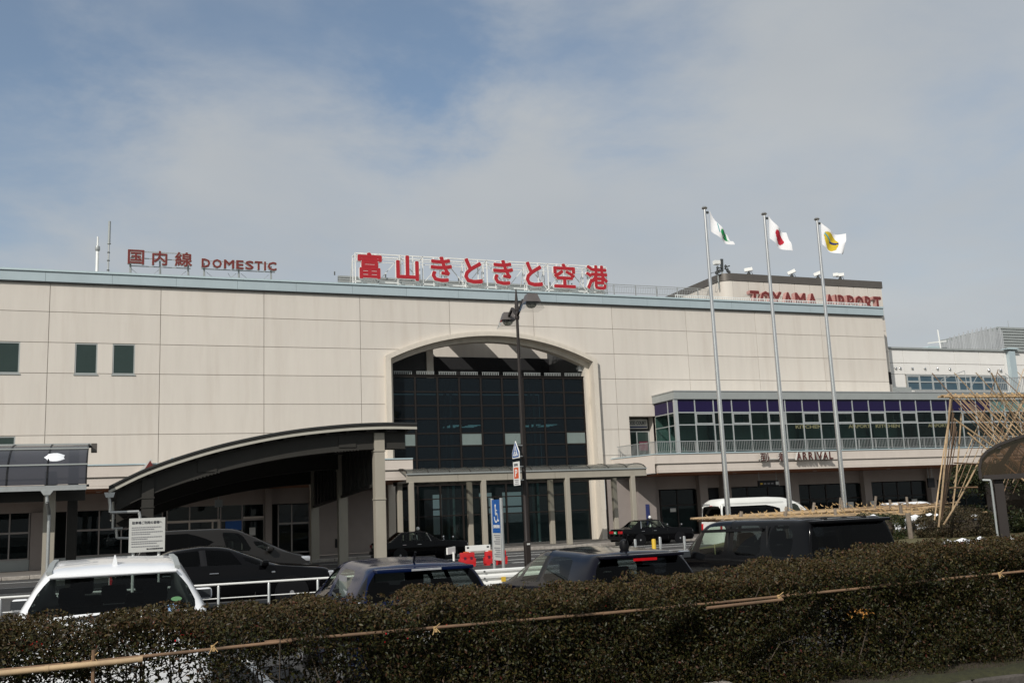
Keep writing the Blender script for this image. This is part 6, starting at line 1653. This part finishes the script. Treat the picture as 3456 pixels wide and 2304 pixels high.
# ------------------------------------------------------------------ bamboo structures
def cane(p, q, r, parent, mat='bamboo', name='bamboo_pole', n=6):
    """one cane with slight bow and node rings"""
    p, q = Vector(p), Vector(q); d = q - p; L = d.length
    m = MB(); k = max(2, min(7, int(L / .45)))
    sag = Vector((random.uniform(-1, 1), random.uniform(-1, 1), random.uniform(-.6, .3))) * .012 * L
    pts = [p + d * (i / k) + sag * math.sin(math.pi * i / k) for i in range(k + 1)]
    for a, b in zip(pts, pts[1:]):
        u = (b - a).normalized() * .02
        m.tube(a, b, r, n, r2=r * .97, caps=True)
        if r > .012: m.tube(b - u, b, r * 1.13, n)
    return m.build(name, MT[mat], parent, smooth=True)
def build_lattice():
    t = thing('bamboo_lattice', 'tall slanting bamboo lattice tied over the dark hedge at the right', 'bamboo lattice', (19, 17.5, 1.1))
    yr, zr = 17.6, 4.36
    x0, x1 = 18.0, 24.6
    for k in range(3): cane((x0 - .1 - .05 * k, yr + .04 * k - .04, zr + .03 * (k % 2)), (x1, yr + .04 * k - .04, zr + .13 + .03 * (k % 2)), .024, t, 'bamboo')
    tie = MB()
    x = x0 + .1
    while x < x1:
        z = zr + .13 * (x - x0) / (x1 - x0) + .01
        for k in range(3): tie.tube((x + .01 * k - .03, yr - .09, z - .05), (x + .02 + .01 * k, yr + .07, z + .06), .014, 5)
        x += .22
    tie.build('rope_ties', MT['rope'], t, kind='stuff')
    # slanting canes in front of and behind the ridge
    x = x0 + .05; i = 0
    while x < x1 + 1.0:
        th = random.uniform(.007, .012)
        z = zr + .13 * (x - x0) / (x1 - x0)
        over = .62 if i % 7 == 0 else random.uniform(.0, .06)
        top = Vector((x - .52 * over, yr + .12 * over, z + .9 * over))
        ln = random.uniform(2.85, 3.1)
        bot = Vector((x + .72 * ln * .78, yr - .55 * ln * .55, z - ln * .80))
        cane(top, bot, th, t, 'bamboo' if i % 3 else 'bamboo_old'); x += random.uniform(.088, .104); i += 1
    x = x0 + 1.3; i = 0
    while x < x1 + 1.4:
        z = zr + .13 * (x - x0) / (x1 - x0)
        over = .66 if i % 5 == 1 else random.uniform(.0, .05)
        top = Vector((x + .30 * over, yr - .05, z + .95 * over))
        ln = random.uniform(1.3, 2.7)
        bot = Vector((x - .40 * ln, yr + .35 * ln * .6, z - ln * .88))
        cane(top, bot, random.uniform(.007, .012), t, 'bamboo_old' if i % 2 else 'bamboo'); x += random.uniform(.14, .18); i += 1
    for i in range(22):
        x = random.uniform(x0 + .2, x1); z = zr + .13 * (x - x0) / (x1 - x0) - random.uniform(0, .5)
        ln = random.uniform(1.2, 2.9)
        cane((x, yr - .05, z), (x + .56 * ln, yr - .32 * ln, z - .80 * ln), random.uniform(.006, .011), t, 'bamboo' if i % 2 else 'bamboo_old', n=5)
    for i in range(20):
        x = random.uniform(x0 + 1.0, x1 + 1); z = zr - random.uniform(0, .7); ln = random.uniform(.9, 2.2)
        cane((x, yr + .05, z), (x - .42 * ln, yr + .2 * ln, z - .86 * ln), random.uniform(.006, .010), t, 'bamboo_old', n=5)
    # left end frame
    for a, b, r in (((18.15, yr, 4.45), (17.05, 17.3, 1.45), .022), ((18.28, yr + .1, 4.35), (17.15, 17.5, 1.6), .016), ((18.7, 17.9, 4.0), (18.2, 18.0, 1.8), .019),
                    ((18.9, 17.6, 3.05), (17.1, 17.2, 1.5), .019), ((17.95, 17.4, 3.83), (19.2, 16.7, 2.62), .020), ((18.1, 17.2, 3.5), (19.5, 16.5, 1.9), .018),
                    ((19.25, 17.4, 4.9), (20.9, 17.8, 2.6), .019), ((20.9, 17.5, 5.0), (19.4, 17.8, 2.9), .024)):
        cane(a, b, r, t, 'bamboo')
    for k in range(7):
        xa = 18.2 + .06 * k
        cane((xa + .05, yr + .1 + .05 * k, 4.2 - .1 * k), (17.25 + .10 * k, 17.4 + .1 * k, 1.6), random.uniform(.008, .013), t, 'bamboo_old')
    for a, b in (((17.6, 17.2, 2.83), (19.2, 17.6, 2.80)), ((17.4, 17.2, 2.29), (18.4, 17.4, 2.28)), ((18.6, 17.0, 2.88), (23.5, 17.2, 2.9)), ((19.5, 16.2, 1.72), (23.5, 16.4, 1.85)), ((19.6, 16.0, 1.58), (20.3, 16.2, 1.57)), ((19.7, 16.4, 1.35), (23, 16.6, 1.45))):
        cane(a, b, .018, t, 'bamboo_old')
    for a, b in (((20.15, 16.5, 1.7), (19.85, 16.6, 1.3)), ((19.95, 16.3, 1.5), (20.3, 16.4, .95)), ((22.2, 16.5, 1.9), (22.1, 16.5, 1.0))):
        cane(a, b, .03, t, 'stake')
build_lattice()
bpy.data.objects['bamboo_lattice'].location.x -= .28
def build_bamboo_roof():
    t = thing('bamboo_cover', 'low sloping bamboo pole cover on stakes protecting the shrubs', 'bamboo cover', (17.5, 21.5, 1.1))
    ya, yb = 20.6, 22.9
    def surf(x, v):  # v 0 front, 1 back
        z0 = 1.80 - .022 * (x - 13.5)
        rise = .02 + .26 * max(0, min(1, (x - 15.0) / 3.5))
        return Vector((x, ya + (yb - ya) * v, z0 + rise * v))
    n = 26
    for i in range(n):
        v = i / (n - 1)
        a, b = surf(13.55 + random.uniform(-.1, .25) + .4 * v, v), surf(21.75 + random.uniform(-.25, .1), v)
        cane(a, b, random.uniform(.024, .032), t, 'bamboo')
    for x in np.arange(14.2, 21.6, 1.15):
        cane(surf(x, -.03) - Vector((0, 0, .06)), surf(x, 1.03) - Vector((0, 0, .06)), .03, t, 'bamboo_old')
    tie = MB()
    for x in np.arange(14.4, 21.6, .27):
        for v in np.arange(.02, 1, .16):
            p = surf(x + random.uniform(-.08, .08), v); 
            a = random.uniform(0, 3.1); dx = Vector((math.cos(a), math.sin(a), 0)) * .045
            tie.tube(p + Vector((0, 0, .025)) - dx, p + Vector((0, 0, .055)) + dx * .3, .010, 4).tube(p + Vector((0, 0, .03)), p + dx + Vector((0, 0, .085)), .008, 4)
    tie.build('rope_ties', MT['rope'], t, kind='stuff')
    for x, v, h, lean in ((14.4, .35, .16, .10), (15.3, .05, .13, 0), (16.0, .5, .22, .12), (16.9, .1, .18, 0), (17.3, .75, .22, .15), (18.0, .55, .28, -.02), (18.4, .85, .26, .12), (19.0, .1, .22, 0),
                          (19.4, .75, .30, .14), (19.7, .6, .24, 0), (20.4, .65, .3, 0), (20.8, .3, .28, 0), (21.2, .55, .18, 0), (21.6, .4, .22, 0), (17.6, .02, .06, 0)):
        p = surf(x, v); r = random.uniform(.035, .05)
        MB().tube((p.x - lean, p.y, 1.0), (p.x + lean, p.y, p.z + h), r, 7, r2=r * .9).build('stake', MT['stake'], t, smooth=True)
    for k in range(16):
        x = random.uniform(17, 21.3); v = random.uniform(.3, .95); p = surf(x, v) + Vector((0, 0, .05))
        cane(p, p + Vector((random.uniform(.3, 1.2), random.uniform(-.4, .4), random.uniform(0, .06))), .008, t, 'bamboo_old', 'twig')
    cane(surf(20.2, .3) + Vector((0, 0, .15)), surf(21.6, .35) + Vector((0, 0, .2)), .022, t)
    m = MB().tube((18.1, 19.6, 1.0), (18.08, 19.6, 1.74), .06, 8).build('stake', MT['stake'], t, smooth=True)
build_bamboo_roof()
# ------------------------------------------------------------------ planting
def leaf_cloud(pos, size, nrm_bias, name, mat, parent=None, kind=None, jit=.9):
    """many small two-triangle leaves at pos (n x 3), each folded along its rib and turned at random"""
    n = len(pos)
    d = rng.normal(size=(n, 3)) * jit + np.asarray(nrm_bias); d /= np.linalg.norm(d, axis=1, keepdims=True)
    a = np.cross(d, rng.normal(size=(n, 3))); a /= np.linalg.norm(a, axis=1, keepdims=True)
    b = np.cross(d, a)
    s = (size * rng.uniform(.6, 1.3, n))[:, None]
    v = np.empty((n, 4, 3))
    v[:, 0] = pos - a * s; v[:, 2] = pos + a * s
    v[:, 1] = pos + b * s * .48 + d * s * .18; v[:, 3] = pos - b * s * .48 + d * s * .18
    me = bpy.data.meshes.new(name)
    me.vertices.add(4 * n); me.vertices.foreach_set('co', v.reshape(-1).astype(np.float32))
    idx = (np.arange(n) * 4)[:, None]
    tri = np.concatenate([idx + [0, 1, 2], idx + [0, 2, 3]], axis=1).reshape(-1)
    me.loops.add(6 * n); me.loops.foreach_set('vertex_index', tri.astype(np.int32))
    me.polygons.add(2 * n); me.polygons.foreach_set('loop_start', np.arange(2 * n, dtype=np.int32) * 3)
    me.update(calc_edges=True); me.validate()
    off = ORG.get(parent, (0, 0, 0))
    if any(off): me.transform(Matrix.Translation(-Vector(off)))
    me.materials.append(mat)
    o = bpy.data.objects.new(name, me); COL.objects.link(o)
    if parent is not None: o.parent = parent
    if kind: o['kind'] = kind
    return o
LEAF = leafmat('hedge_leaf', [(0.0, (.014, .017, .005)), (.30, (.026, .027, .007)), (.56, (.032, .021, .008)), (.74, (.019, .013, .006)), (.86, (.052, .043, .012)), (.96, (.052, .025, .013)), (.996, (.07, .015, .012))], .45, .20)
LEAFTOP = leafmat('hedge_new_growth', [(0.0, (.030, .024, .008)), (.28, (.048, .032, .012)), (.52, (.040, .034, .010)), (.74, (.062, .036, .016)), (.90, (.075, .055, .018)), (.97, (.085, .035, .02))], .5, .18)
LEAF2 = leafmat('camellia_leaf', [(0.0, (.020, .030, .010)), (.35, (.032, .040, .013)), (.65, (.045, .050, .018)), (.88, (.07, .055, .025))], .5, .25)
LEAF3 = leafmat('clipped_shrub_leaf', [(0.0, (.038, .034, .014)), (.4, (.055, .043, .02)), (.75, (.075, .052, .028))], .6, .3)

def hedge_top(x):
    xs = [-8, -.63, .58, 1.95, 2.87, 4.27, 5.0, 5.6, 7.18, 14]
    zs = [1.66, 1.655, 1.65, 1.64, 1.63, 1.635, 1.69, 1.74, 1.755, 1.77]
    return np.interp(x, xs, zs)
def build_hedge():
    XL, XR, YF, YB, ZB = -2.2, 10.2, 5.98, 6.95, .87
    b = MB().box(-60, 60, 5.78, 7.2, .2, .87); b.build('planting_bed', MT['soil'], kind='structure')
    w = thing('retaining_wall', 'old dark mottled concrete kerb wall with mossy top at the lower right', 'wall', (5, 5.7, 0))
    for i in range(-4, 12):
        shared('rw', 'wall_block', lambda: MB().cbox(.01, 1.99, 5.60, 5.80, .0, .87, .015, 1).mesh('wall_block', MT['wall_concrete']), (i * 2.0 - .4, 0, 0), w)
    m = MB(); xs = np.linspace(-8, 22, 240)
    m.grid([[(x, 5.62 + .05 * j + .012 * math.sin(x * 9 + j), .87 + (.0 if j in (0, 5) else .022 + .012 * math.sin(x * 13 + j * 2))) for j in range(6)] for x in xs])
    m.build('moss_cap', MT['moss'], w, smooth='all', kind='stuff')
    h = thing('clipped_hedge', 'long clipped dark evergreen hedge across the foreground with a bamboo rail', 'hedge', (3, 6.4, .8))
    N = 330000
    # clumped distribution: dense near the surfaces, thin low down at the left where light shows through
    x = rng.uniform(XL, XR, N); t = rng.uniform(0, 1, N)
    depth = rng.beta(1.0, 2.6, N); face = rng.uniform(0, 1, N)
    top = hedge_top(x) + .018 * np.sin(x * 7.1) + .014 * np.sin(x * 17.3 + 1)
    y = np.where(face < .52, YF + depth * .55, rng.uniform(YF, YB, N))
    z = np.where(face < .52, ZB + .0 + t * (top - ZB), top - depth * .34)
    # shoulder: front edge of the top rounds over
    sh = np.clip((YF + .14 - y) / .14, 0, 1); z = z - sh ** 2 * .07 * (z > top - .2)
    # clumps
    cl = np.sin(x * 11 + 1.3 * np.sin(y * 9)) + np.sin(z * 17 + 2 * np.sin(x * 5)) + np.sin(y * 15 + x * 3)
    big = np.sin(x * 3.1 + 2 * np.sin(z * 4)) + np.sin(x * 6.7 - z * 8)
    y += .030 * cl + .028 * big; z += .014 * cl + .010 * big
    g = np.sin(x * 4.3 + .7) * np.sin(z * 9.1 + x * 1.7) + .6 * np.sin(x * 9.7 - z * 13)
    low = z < top - .26
    thin = np.where(x < .9, .44, np.where(x < 1.6, .45, np.where(x < 2.8, .75, 1.1)))
    keep = ~low | (rng.uniform(0, 1, N) < np.clip(thin + .30 * g, .05, 1))
    keep &= ~((x > 4.75) & (x < 5.1) & (z > 1.02) & (z < 1.36) & (rng.uniform(0, 1, N) < .86))
    pos = np.stack([x, y, z], 1)[keep]
    crown = (hedge_top(pos[:, 0]) - pos[:, 2] < rng.uniform(.0, .16, len(pos)))
    leaf_cloud(pos[~crown], .0125, (0, -.35, .55), 'foliage', LEAF, h, 'stuff')
    leaf_cloud(pos[crown], .0125, (0, -.2, .55), 'new_growth', LEAFTOP, h, 'stuff')
    # older leaves deeper inside, so that the clipped body is opaque
    n2 = 150000
    x = rng.uniform(XL, XR, n2); y = rng.uniform(YF + .12, YB - .05, n2); z = ZB + rng.uniform(0, 1, n2) * (hedge_top(x) - .12 - ZB)
    k2 = rng.uniform(0, 1, n2) < np.interp(x, [-.5, .9, 1.5, 2.4], [.10, .12, .45, 1.0])
    k2 &= ~((x > 4.75) & (x < 5.1) & (z > 1.0) & (z < 1.36))
    leaf_cloud(np.stack([x, y, z], 1)[k2], .019, (0, -.6, .3), 'inner_foliage', LEAF, h, 'stuff')
    # sprigs standing above the clipped line
    M_ = 4200
    xs = rng.uniform(XL, XR, 420); sp = []
    for xx in xs:
        y0 = rng.uniform(YF, YB - .1); hh = rng.uniform(.01, .055)
        for k in range(10):
            q = rng.uniform(0, 1); sp.append((xx + rng.normal() * .012, y0 + rng.normal() * .012, hedge_top(xx) - .02 + hh * q + .01))
    leaf_cloud(np.array(sp), .013, (0, 0, .5), 'sprigs', LEAFTOP, h, 'stuff')
    # stems and twigs
    s = MB()
    for i in range(330):
        x0 = rng.uniform(XL, XR); y0 = rng.uniform(YF + .12, YB - .1); p = Vector((x0, y0, ZB - .02))
        for k in range(4):
            q = p + Vector((rng.normal() * .055, rng.normal() * .05, rng.uniform(.12, .25)))
            if q.z > hedge_top(q.x) - .03: break
            s.tube(p, q, .006 - .001 * k, 4, caps=False)
            if k:
                e = p + Vector((rng.normal() * .12, rng.normal() * .1 - .05, rng.uniform(.03, .14))); s.tube(p, e, .0028, 3, caps=False)
            p = q
    s.build('stems', MT['bark'], h, kind='stuff', fix=False)
    # a few fallen yellow leaves and berries
    fy = np.stack([rng.normal(4.98, .045, 34), np.full(34, 5.96) + rng.normal(0, .02, 34), rng.normal(1.345, .025, 34)], 1)
    leaf_cloud(fy, .012, (0, -.6, .3), 'yellow_leaves', MT['dead_leaf'], h, 'stuff')
    br = MB()
    for i in range(9):
        br.lathe((rng.uniform(XL, 3.2), YF + rng.uniform(-.02, .05), rng.uniform(1.35, 1.58)), [(.001, -.006), (.006, 0), (.001, .006)], 5)
    br.build('berries', MT['tail'], h, kind='stuff', fix=False)
    # rail of canes along the front
    r = thing('bamboo_rail', 'thin bamboo rail tied along the front of the hedge', 'bamboo rail', (3, 5.93, 1.48))
    rail = [(-2.2, 1.468), (-.57, 1.482), (.77, 1.485), (2.06, 1.48), (3.92, 1.49), (6.58, 1.53), (9.5, 1.55)]
    def rz(x): return float(np.interp(x, [a for a, _ in rail], [b for _, b in rail]))
    def ry(x): return float(np.interp(x, [-.5, .9, 3, 9], [5.945, 5.975, 6.0, 6.01]))
    segs = [(-2.2, .95), (.80, 3.15), (2.95, 5.35), (5.2, 7.6), (7.5, 9.6)]
    for k, (a, b) in enumerate(segs):
        cane((a, ry(a) + .012 * (k % 2), rz(a) + .004 * (k % 2)), (b, ry(b) + .012 * (k % 2), rz(b)), .0095, r, 'bamboo_old', n=10)
    cane((-2.2, 5.905, 1.428), (.15, 5.915, 1.462), .0155, r, 'bamboo', n=10)
    cane((3.70, 5.955, 1.468), (4.32, 5.965, 1.480), .011, r, 'bamboo_old', n=10)
    for x in (-.10, .51, 1.80, 4.30, 6.35):
        m = MB()
        for k in range(4): m.tube((x + .005 * k, ry(x) - .02, rz(x) - .018), (x + .005 * k - .003, ry(x) - .012, rz(x) + .016), .003, 5)
        m.tube((x, ry(x) - .018, rz(x) + .006), (x + .03, ry(x) - .04, rz(x) + .034), .003, 4).tube((x, ry(x) - .018, rz(x)), (x - .018, ry(x) - .04, rz(x) - .03), .003, 4).tube((x + .01, ry(x) - .02, rz(x) + .006), (x + .03, ry(x) - .035, rz(x) - .02), .0025, 4)
        m.build('rope_tie', MT['rope'], r)
    for x in (-.09,):
        MB().tube((x, 5.95, .8), (x - .004, 5.93, 1.53), .010, 7).build('stake', MT['bamboo_old'], r)
    gr = MB()
    for i in range(5200):
        x = rng.uniform(-2, 10); y = rng.uniform(5.80, 6.05); hgt = rng.uniform(.015, .05); a = rng.uniform(0, 6.28)
        p = Vector((x, y, .87)); d = Vector((math.cos(a), math.sin(a), 0)) * .0025
        gr.add([p - d, p + d, p + Vector((rng.normal() * .012, rng.normal() * .012, hgt))], [(0, 1, 2)])
    gr.build('grass_strip', MT['moss'], None, kind='stuff', fix=False)
    for k, (x, y) in enumerate(((3.1, 6.05), (3.75, 6.0), (2.6, 6.1))):
        o = MB().cbox(x - .12, x + .12, y - .06, y + .06, .88, .98, .03).build('edging_stone', MT['stone'], None)
        tag(o, ('pale block half buried under the hedge, middle of three', 'larger pale block under the hedge near the mossy wall', 'small pale block under the hedge, leftmost of three')[k], 'stone')
build_hedge()

def blob(n, c, r, power=2.0, seed=0, inner=.72):
    """points in the outer shell of a lumpy rounded mass"""
    d = rng.normal(size=(n, 3)); d /= np.linalg.norm(d, axis=1, keepdims=True)
    lump = 1 + .08 * np.sin(d[:, 0] * 7 + seed) * np.sin(d[:, 2] * 6 + seed) + .06 * np.sin(d[:, 1] * 11 + d[:, 2] * 9 + seed * 2)
    s = np.sign(d) * np.abs(d) ** (2 / power)
    return np.asarray(c) + s * np.asarray(r) * (lump * rng.uniform(inner, 1.0, n) ** .6)[:, None]
def build_shrubs():
    defs = [('camellia_hedge', 'tall dark camellia hedge standing under the bamboo lattice', 'hedge', (23.5, 19.8, 1.95), (2.85, 1.2, .98), 6.0, 34000, .042, LEAF2),
            ('boxwood_shrub', 'low clipped round shrub with snow flecks, left half of the pair by the grey stake', 'shrub', (19.2, 19.3, 1.36), (.95, .7, .36), 3.0, 15000, .024, LEAF3),
            ('boxwood_shrub', 'low clipped round shrub tucked against the camellia hedge', 'shrub', (20.2, 20.3, 1.42), (.75, .6, .42), 3.0, 9000, .024, LEAF3),
            ('boxwood_shrub', 'mid-green clipped shrub left of the grey stake', 'shrub', (17.55, 20.2, 1.38), (.70, .6, .36), 3.4, 9000, .028, LEAF2)]
    for nm, lab, cat, c, r, pw, n, s, mt in defs:
        t = thing(nm, lab, cat, (c[0], c[1], 1.05))
        P = blob(n, c, r, pw, c[0]); P = P[P[:, 2] > 1.0]
        leaf_cloud(P, s, (0, 0, .2), 'foliage', mt, t, 'stuff')
        st_ = MB()
        for k in range(9):
            a = 2 * math.pi * k / 9; st_.tube((c[0] + .2 * r[0] * math.cos(a), c[1] + .2 * r[1] * math.sin(a), .9), (c[0] + .75 * r[0] * math.cos(a), c[1] + .7 * r[1] * math.sin(a), c[2] + .5 * r[2]), .03 * (r[2] + .2), 5)
        st_.build('stems', MT['bark'], t, kind='stuff')
        core = MB(); Pq = []
        for i in range(9):
            ph = math.pi * i / 8; Pq.append([(c[0] + .74 * r[0] * math.sin(ph) * math.cos(th), c[1] + .74 * r[1] * math.sin(ph) * math.sin(th), max(1.0, c[2] + .74 * r[2] * math.cos(ph))) for th in np.linspace(0, 2 * math.pi, 15)])
        core.grid(Pq); core.build('inner_twigs', MT['bark'], t, kind='stuff')
    sn = MB()
    for x, y, z, r in ((17.75, 19.0, 1.66, .14), (18.1, 18.9, 1.68, .12), (19.5, 18.9, 1.60, .14), (17.2, 19.8, 1.70, .12), (18.4, 19.0, 1.66, .08), (19.65, 19.0, 1.52, .09)):
        n = 9; sn.add([(x + r * math.cos(2 * math.pi * k / n), y + .5 * r * math.sin(2 * math.pi * k / n), z + .02 * math.sin(k * 2)) for k in range(n)] + [(x, y, z + .05)], [(k, (k + 1) % n, n) for k in range(n)])
    sn.build('snow_flecks', MT['snow'], kind='stuff')
    # lawn blades on the island edge nearest the camera
    gr = MB()
    for i in range(5000):
        x = rng.uniform(14.2, 23); y = rng.uniform(14.6, 17.5); hgt = rng.uniform(.03, .09); a = rng.uniform(0, 6.28)
        p = Vector((x, y, 1.09)); d = Vector((math.cos(a), math.sin(a), 0)) * .006
        gr.add([p - d, p + d, p + Vector((rng.normal() * .03, rng.normal() * .03, hgt))], [(0, 1, 2)])
    gr.build('grass_blades', MT['grass'], None, kind='stuff', fix=False)
build_shrubs()
